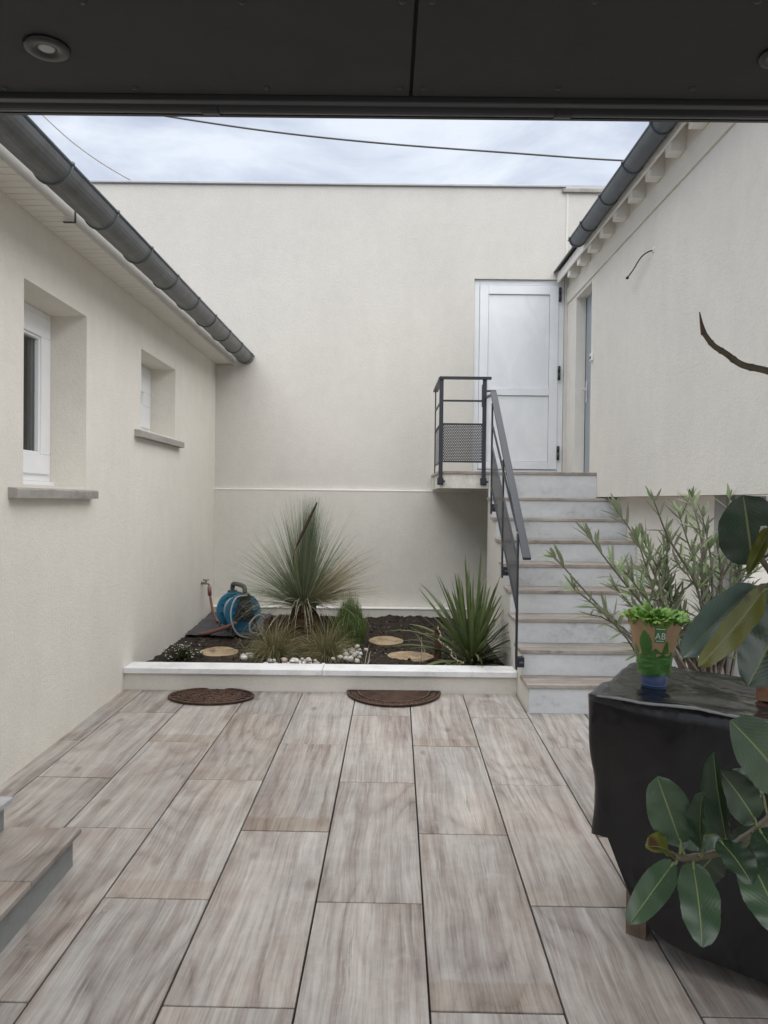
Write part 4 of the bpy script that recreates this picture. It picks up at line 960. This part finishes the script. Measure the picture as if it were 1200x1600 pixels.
for (x, y) in ((.91, 2.74), (1.72, 2.06), (1.12, 3.12), (1.93, 2.45)):
    g = G(); s1, s2 = d2_ * .036, (B - A).normalized() * .036; p = V((x, y)); q = [p - s1 - s2, p + s1 - s2, p + s1 + s2, p - s1 + s2]
    g.prism([(v.x, v.y) for v in q], 'z', gz(y) + .001, .6); g.build('leg', TEAK, TB)
# wooden block on the table
e1, e2 = V((.80, -.60)), V((.60, .80)); p = V((1.262, 2.64)); g = G()
q = [p, p + e1 * .34, p + e1 * .34 + e2 * .22, p + e2 * .22]; g.prism([(v.x, v.y) for v in q], 'z', .905, .990)
mb_ = M('reddish_wood', .55, spec=.3); mb_.col(mb_.ramp(mb_.noise(1, 6, .65, mb_.map((30, 4, 30))), [(.32, (.11, .05, .026)), (.55, (.21, .105, .06)), (.72, (.29, .16, .095))])); mb_.bump(mb_.noise(1, 5, .6, mb_.map((60, 8, 60))), .3, .004)
tag(g.build('wooden_block', mb_.mat), 'reddish brown wooden block at the right end of the black table', 'block')
# basil in its paper sleeve
bx, by, bz = .972, 2.80, .904
BP = thing('potted_basil', 'potted basil in a brown and green paper sleeve standing on the black cover', 'potted plant', (bx, by, bz))
g = G(); g.lathe([(.040, 0), (.042, .004), (.046, .075), (.044, .075), (.040, .01)], 28, (bx, by, bz)); g.lathe([(.0405, .012), (.0445, .012), (.0447, .018)], 28, (bx, by, bz)); g.build('pot', mat_flat('blue_pot', (.045, .085, .19), .45), BP, True)
def sl_r(t, a):
    z = .055 + .200 * t; r = .056 + .006 * min(1, t * 4) + .030 * max(0, t - .28) / .72
    r *= 1 + .025 * math.sin(2 * a + 1) + .03 * mnoise.noise((math.cos(a) * 2, math.sin(a) * 2, t * 3)); r += .0035 * mnoise.noise((math.cos(a) * 2, math.sin(a) * 2, z * 130)) * (1 if t < .34 else .25)
    return r, z
def sl(t, a, off=0):
    r, z = sl_r(t, a); z += t ** 4 * (.016 * math.cos(a - 2.9) + .008 * math.sin(3 * a)); return (bx + (r + off) * math.cos(a), by + (r + off) * math.sin(a), bz + z)
KRAFT = mat_flat('kraft_paper', (.36, .235, .13), .75, 0, .1, 20, .2, 60); GRN = mat_flat('green_print', (.05, .15, .025), .38, 0, .25, 22, .5, 45)
g = G(); g.grid(56, 40, lambda u, v: sl(v, u * 2 * PI)); 
sv = g.build('sleeve', [KRAFT, GRN], BP, True)
for p_ in sv.data.polygons:
    z = p_.center.z - bz
    if z < .055 + .185 * .42 + .008 * math.sin(12 * math.atan2(p_.center.y - by, p_.center.x - bx)): p_.material_index = 1
def patch(name, mat, a0, t0, w, h, shape, off=.0012):
    """printed shape following the sleeve: shape(v) gives half widths -1..1 along the height"""
    g = G(); n = 12
    g.grid(n, 6, lambda u, v: sl(t0 + h * u, a0 + w * shape(u) * (2 * v - 1), off)); return g.build(name, mat, sv, True)
patch('leaf_print', GRN, -2.30, .36, .30, .46, lambda u: math.sin(PI * min(1, u * .86 + .14)) ** .8)
patch('leaf_print', GRN, -1.32, .40, .22, .24, lambda u: (1 - u) ** .7)
patch('leaf_print', GRN, -2.95, .40, .25, .15, lambda u: (1 - u) ** .7)
patch('leaf_print', GRN, -1.85, .40, .34, .10, lambda u: 1 - u)
patch('logo_square', mat_flat('logo_green', (.07, .20, .06), .6), -1.66, .60, .23, .27, lambda u: 1, .0018)
WPR = mat_flat('white_print', (.70, .74, .68), .6)
patch('text_line', WPR, -1.66, .625, .17, .012, lambda u: 1, .0026); patch('text_line', WPR, -1.66, .835, .18, .012, lambda u: 1, .0026)
fc = bpy.data.curves.new('ab', 'FONT'); fc.body = 'AB'; fc.size = .030; fc.align_x = 'CENTER'; fo = bpy.data.objects.new('ab', fc); COL.objects.link(fo)
dg = bpy.context.evaluated_depsgraph_get(); me = bpy.data.meshes.new_from_object(fo.evaluated_get(dg)); bpy.data.objects.remove(fo)
for v_ in me.vertices:
    a = -1.66 + v_.co.x / .082; t = .665 + v_.co.y / .185 ; v_.co = sl(t, a, .003)
me.materials.clear(); me.materials.append(WPR); link('logo_letters', me, sv)
g = G(); BAS = mat_leaf('basil_leaf', (.07, .17, .02), (.20, .36, .07), .4, trans=.25)
for i in range(130):
    a = R.uniform(0, 2 * PI); rr = .088 * R.random() ** .5; b = V((bx + rr * math.cos(a), by + rr * math.sin(a), bz + .232 + .038 * R.random() * (1.2 - rr / .09)))
    dd = V((math.cos(a) * R.uniform(.2, 1.2), math.sin(a) * R.uniform(.2, 1.2), R.uniform(.1, .9))).normalized(); L = R.uniform(.030, .052); s_ = dd.cross(V((0, 0, 1))).normalized(); n_ = s_.cross(dd)
    g.r = R.random()
    g.grid(6, 4, lambda u, v: tuple(b + dd * (L * u) + s_ * ((2 * v - 1) * L * .36 * math.sin(PI * min(1, u * .9 + .07)) ** .7) + n_ * (.010 * math.sin(u * 2.6) - .008 * (2 * v - 1) ** 2)))
g.build('leaves', BAS, BP, True, attr=True)['kind'] = 'stuff'

# oleander behind the table --------------------------------------------------
OL = thing('oleander', 'tall thin branched oleander shrub with narrow grey green leaves behind the black table', 'shrub', (1.72, 4.1, gz(4.1)))
g = G(); g.lathe([(.16, 0), (.20, .36), (.215, .37), (.215, .40), (.19, .40), (.19, .35), (0, .35)], 26, (1.72, 4.1, gz(4.1) + .001)); g.build('pot', mat_flat('dark_pot', (.06, .055, .05), .6), OL, True)
BRM = mat_flat('oleander_bark', (.15, .125, .10), .8, 0, .3, 30); OLM = mat_leaf('oleander_leaf', (.10, .16, .06), (.27, .34, .17), .45, back=(.29, .32, .22, 1), trans=.15)
tips = [(.853, 3.9, 1.29), (1.037, 4.0, 1.406), (.911, 3.75, 1.154), (1.041, 3.7, 1.042), (1.242, 4.2, 1.531), (1.348, 4.1, 1.392), (1.643, 4.2, 1.597), (1.625, 4.0, 1.498), (1.893, 4.3, 1.60), (1.486, 4.1, 1.373), (1.215, 3.9, 1.208), (1.409, 4.2, 1.178), (2.02, 4.3, 1.527), (1.742, 4.1, 1.36), (1.90, 4.2, 1.316), (1.65, 4.4, 1.522)]
for i in range(17): tips.append((R.uniform(1.25, 2.03), R.uniform(3.75, 4.5), R.uniform(1.0, 1.58)))
lv = G()
def lance(b, d, L, w):
    s_ = d.cross(V((R.uniform(-.5, .5), R.uniform(-.5, .5), 1))); s_.normalize()
    lv.r = R.random(); lv.blade(b, d, L, w, R.uniform(-.1, .6), 5, side=s_, tipw=0, bell=True)
for i, tp in enumerate(tips):
    tp = V(tp); b = V((1.72 + R.uniform(-.1, .1), 4.1 + R.uniform(-.1, .1), .45))
    mid = b.lerp(tp, .5) + V((R.uniform(-.06, .06), R.uniform(-.06, .06), R.uniform(.02, .14)))
    if tp.x < 1.3: mid.z -= .10
    path = smooth_path([b, b.lerp(mid, .5) + V((R.uniform(-.02, .02), 0, .03)), mid, mid.lerp(tp, .55) + V((R.uniform(-.03, .03), R.uniform(-.03, .03), R.uniform(-.02, .03))), tp], 5)
    st = G(); n = len(path); st.tube(path, [.0085 * (1 - k / n) + .0028 for k in range(n)], 5)
    k = 8
    while k < n:
        t = k / n; p = path[k]; ax_ = (path[min(k + 1, n - 1)] - path[k - 1]).normalized()
        for q in range(3 if t < .9 else 6):
            ph = R.uniform(0, 2 * PI); sp = R.uniform(.45, 1.1) if t < .9 else R.uniform(.2, .75)
            s1 = ax_.orthogonal().normalized(); s2 = ax_.cross(s1); d = (ax_ + (s1 * math.cos(ph) + s2 * math.sin(ph)) * sp * 1.2).normalized()
            if R.random() < (.85 if t > .5 else .45): lance(p, d, R.uniform(.08, .155) * (1 if t < .92 else .65), R.uniform(.012, .020))
        k += R.choice((1, 1, 2))
    for q in range(1):   # side twigs carry more leaves
        k = R.randrange(n // 2, n - 2); p = path[k]; d = V((R.uniform(-1, 1), R.uniform(-1, 1), R.uniform(.2, 1.1))).normalized(); L = R.uniform(.10, .22); e_ = p + d * L
        st.tube([p, p.lerp(e_, .5) + V((0, 0, .01)), e_], [.004, .003, .002], 4)
        for z in range(9):
            t = .25 + .75 * z / 8; pp_ = p.lerp(e_, t); dd = (d + V((R.uniform(-1, 1), R.uniform(-1, 1), R.uniform(-.4, .9)))).normalized(); lance(pp_, dd, R.uniform(.06, .12), R.uniform(.010, .015))
    if R.random() < .5:
        for q in range(4): e_ = tp + V((R.uniform(-.025, .025), R.uniform(-.025, .025), R.uniform(.02, .06))); st.tube([tp, tp.lerp(e_, .6), e_], [.002, .0016, .001], 3)
    st.build('stem', BRM, OL)
lv.build('leaves', OLM, OL, attr=True)['kind'] = 'stuff'

# rubber plant in the near right --------------------------------------------
FI = thing('rubber_plant', 'rubber plant with large glossy dark green leaves at the near right edge', 'plant', (1.27, 1.76, gz(1.76)))
g = G(); g.lathe([(.15, 0), (.19, .34), (.20, .35), (.20, .38), (.18, .38), (.175, .33), (0, .33)], 28, (1.27, 1.76, gz(1.76) + .001)); g.build('pot', mat_flat('dark_pot_b', (.05, .05, .05), .5), FI, True)
FST = mat_flat('green_brown_stem', (.10, .085, .05), .6, 0, .3, 40); FBR = mat_flat('grey_brown_bark', (.13, .10, .07), .75, 0, .35, 30, .3, 90)
def knotty(pts, r0, r1, name, mat):
    P_ = smooth_path(pts, 8); n = len(P_); g = G(); g.tube(P_, [(r0 + (r1 - r0) * k / n) * (1.18 if k % 7 == 0 else 1) for k in range(n)], 9); return g.build(name, mat, FI, True)
knotty([(1.25, 1.76, .36), (1.16, 1.77, .62), (1.02, 1.785, .90), (1.005, 1.82, 1.2), (1.02, 1.86, 1.5), (1.06, 1.9, 1.80), (1.08, 1.92, 2.0)], .020, .012, 'trunk', FBR)
knotty([(.985, 1.785, .93), (.869, 1.75, .854), (.789, 1.73, .809), (.728, 1.72, .791), (.661, 1.71, .787), (.629, 1.70, .804)], .012, .006, 'branch', FST)
knotty([(1.005, 1.83, 1.22), (.95, 1.84, 1.354), (.90, 1.84, 1.421), (.882, 1.84, 1.447)], .009, .006, 'branch', FST)
b_ = knotty([(1.068, 1.90, 1.80), (1.0, 1.88, 1.855), (.90, 1.85, 1.882), (.825, 1.82, 1.891), (.779, 1.80, 1.912), (.745, 1.79, 1.929), (.719, 1.78, 1.954)], .0095, .0055, 'bare_branch', FST)
g = G(); g.tube(smooth_path([(.719, 1.78, 1.952), (.712, 1.776, 1.972), (.704, 1.77, 2.0)], 5), [.0065 * (1 - k / 11) + .0006 for k in range(11)], 8); g.build('tip_bud', mat_flat('red_brown_bud', (.10, .05, .03), .5), b_, True)
def ficus_mat(name, c1, c2, back, spots=0):
    m = M(name, .28, spec=.55)
    vein = m.rng(m.math('POWER', m.math('ABSOLUTE', m.math('SINE', m.math('MULTIPLY', m.attr(), 40.0))), 9.0), .2, 1, 0, 1)
    c = m.ramp(m.noise(7, 4, .6), [(.3, c1), (.7, c2)])
    c = m.mix(m.math('MULTIPLY', vein, .09), c, tuple(min(1, x * 2.2 + .02) for x in c2))
    c = m.mix(m.rng(m.noise(55, 5, .7), .62, .74, 0, .35), c, (.16, .16, .13))
    if spots: c = m.mix(m.rng(m.vor(9), .18, .10, 0, .9), c, (.06, .022, .008))
    gm = m.n.new('ShaderNodeNewGeometry'); m.col(m.mix(gm.outputs['Backfacing'], c, (*back, 1)))
    m.set(m.b.inputs['Roughness'], m.rng(m.noise(6, 3, .5), .3, .7, .26, .42)); m.bump(m.math('ADD', m.noise(30, 3, .5), m.math('MULTIPLY', vein, -.35)), .16, .004)
    return m.mat
FG = ficus_mat('rubber_leaf_dark', (.014, .034, .016), (.032, .062, .03), (.10, .125, .045))
FP = ficus_mat('rubber_leaf_pale', (.085, .125, .10), (.14, .19, .155), (.16, .18, .08), 0)
FO = ficus_mat('rubber_leaf_olive', (.085, .092, .012), (.15, .15, .025), (.03, .05, .02), 1)
FM = ficus_mat('rubber_leaf_mid', (.030, .062, .030), (.062, .105, .055), (.12, .15, .06))
MID = mat_flat('leaf_midrib', (.17, .20, .075), .5); MIDR = mat_flat('leaf_edge_red', (.13, .03, .025), .5)
def ficus_leaf(base, tip, w, mat, nh=(0, -1, .45), fold=.25, curl=.10, att=None, lab=None, round_=1.0, twist=0):
    b, t = V(base), V(tip); ax_ = t - b; L = ax_.length; ax_.normalize(); n_ = V(nh); n_ = (n_ - ax_ * n_.dot(ax_)).normalized(); s_ = ax_.cross(n_)
    vv = [-1, -.82, -.6, -.38, -.2, -.035, .035, .2, .38, .6, .82, 1]; nu = 18; ph = R.uniform(0, 6)
    g = G(); vs = []
    for i in range(nu + 1):
        u = i / nu; x = min(1, max(0, u)); ww = (w / 2) * max(.012, (math.sin(PI * (x ** (.90 * round_) * .985 + .012)) ** .43)) * (1 if x < .93 else max(.02, 1 - ((x - .93) / .07) ** 2 * .6))
        for v in vv:
            e_ = abs(v); tw = twist * (u - .3)
            sd = s_ * math.cos(tw) + n_ * math.sin(tw); nn = n_ * math.cos(tw) - s_ * math.sin(tw)
            p = b + ax_ * (L * u) + sd * (ww * v * math.cos(fold * e_)) + nn * (ww * e_ * math.sin(fold) + curl * L * (math.sin(PI * u * .9) - .6 * u) * .6 + .0035 * e_ * math.sin(u * 17 + ph + v * 2) + .0012 * math.sin(u * 60) * e_)
            vs.append(p)
    k = len(vv); fs = []; ms_ = []
    for i in range(nu):
        for j in range(k - 1): fs.append((i * k + j, i * k + j + 1, (i + 1) * k + j + 1, (i + 1) * k + j)); ms_.append(1 if j == 5 else 0)
    g.v = [tuple(p) for p in vs]; g.f = fs; g.m = ms_; g.a = [i / nu + .40 * abs(v) for i in range(nu + 1) for v in vv]
    if att is not None:
        g.cur = 1; g.tube(smooth_path([att, V(att).lerp(b, .6) + V((0, -.002, -.006)), b, b + ax_ * .012], 4), .0032, 6)
    o = g.build('leaf', [mat, MID], FI, True, attr=True)
    if lab: o['label'] = lab
    return o
ficus_leaf((.662, 1.72, .815), (.597, 1.69, .972), .098, FM, (-.25, -1, .25), .22, .05, (.655, 1.71, .788), round_=1.1)
ficus_leaf((.632, 1.70, .803), (.566, 1.66, .835), .062, FO, (.1, -.6, .9), .4, .2, (.631, 1.70, .802), 'small yellow green leaf at the end of the low branch')
ficus_leaf((.639, 1.70, .780), (.513, 1.60, .699), .066, FM, (-.4, -1, .5), .2, .1, (.652, 1.71, .787))
ficus_leaf((.682, 1.70, .778), (.657, 1.58, .664), .090, FM, (.05, -1, .55), .15, .08, (.688, 1.716, .788))
ficus_leaf((.695, 1.68, .815), (.676, 1.64, .960), .055, FG, (-1, -.45, .1), .5, .12, (.700, 1.717, .789))
ficus_leaf((.682, 1.76, .785), (.672, 1.78, .880), .055, FP, (-.8, -.7, .2), .3, .05, (.676, 1.712, .788))
ficus_leaf((.763, 1.72, .828), (.705, 1.66, 1.036), .075, FG, (-.75, -.75, .1), .75, .06, (.767, 1.726, .802), 'narrow folded leaf with a brown blotch near its tip')
ficus_leaf((.836, 1.74, .860), (.736, 1.69, .985), .085, FG, (.2, -1, .1), .18, .1, (.84, 1.742, .839))
ficus_leaf((.881, 1.80, .895), (.800, 1.82, .930), .075, FP, (.1, -.8, .6), .2, .1, (.874, 1.752, .856))
ficus_leaf((.79, 1.78, .812), (.705, 1.84, .770), .075, FM, (-.1, -.8, .7), .2, .15, (.782, 1.729, .806))
ficus_leaf((.732, 1.68, .838), (.765, 1.60, .785), .075, FG, (.2, -1, .5), .3, .15, (.74, 1.723, .795))
ficus_leaf((.807, 1.70, .790), (.835, 1.60, .680), .110, FM, (-.1, -1, .5), .15, .1, (.80, 1.733, .813))
ficus_leaf((.815, 1.68, .865), (.845, 1.60, .80), .080, FG, (-.3, -1, .4), .2, .1, (.83, 1.74, .833))
ficus_leaf((.884, 1.72, .954), (.727, 1.62, 1.115), .125, FM, (-.1, -1, .35), .16, .12, (.975, 1.78, .94))
ficus_leaf((.745, 1.73, .79), (.72, 1.80, .70), .085, FG, (-.1, -1, .3), .2, .1, (.745, 1.72, .795))
ficus_leaf((.86, 1.76, .84), (.80, 1.80, .72), .095, FG, (0, -1, .4), .2, .1, (.86, 1.75, .85))
# upper group
ficus_leaf((.885, 1.88, 1.425), (.842, 1.84, 1.588), .150, FG, (-.12, -1, .12), .12, .03, (.883, 1.84, 1.446), 'large round dark leaf standing upright with a pale midrib', round_=1.05)
ficus_leaf((.877, 1.78, 1.512), (.806, 1.735, 1.412), .050, FO, (-.5, -1, .2), .9, .1, (.884, 1.83, 1.45), 'small olive leaf with brown spots hanging before the round leaf')
ficus_leaf((.876, 1.80, 1.372), (.689, 1.70, 1.212), .068, FO, (.45, -1, .35), .25, .06, (.92, 1.84, 1.39), 'long olive folded leaf with a burnt brown tip')
ficus_leaf((.868, 1.83, 1.375), (.668, 1.74, 1.225), .085, FP, (-.6, -1, .5), .18, .08, (.92, 1.84, 1.39))
ficus_leaf((.938, 1.86, 1.372), (.775, 1.83, 1.225), .085, FP, (.1, -.8, .8), .25, .06, (.95, 1.845, 1.355))
ficus_leaf((.93, 1.80, 1.335), (.815, 1.74, 1.162), .128, FG, (-.3, -1, .05), .15, .05, (.96, 1.84, 1.33))
g = G(); g.tube(smooth_path([(.869, 1.79, 1.452), (.868, 1.785, 1.48), (.865, 1.785, 1.518)], 5), [.004 + .010 * math.sin(PI * (k + .6) / 11.5) for k in range(11)], 10); g.build('leaf_bud', mat_flat('pale_bud', (.42, .42, .36), .5), FI, True)
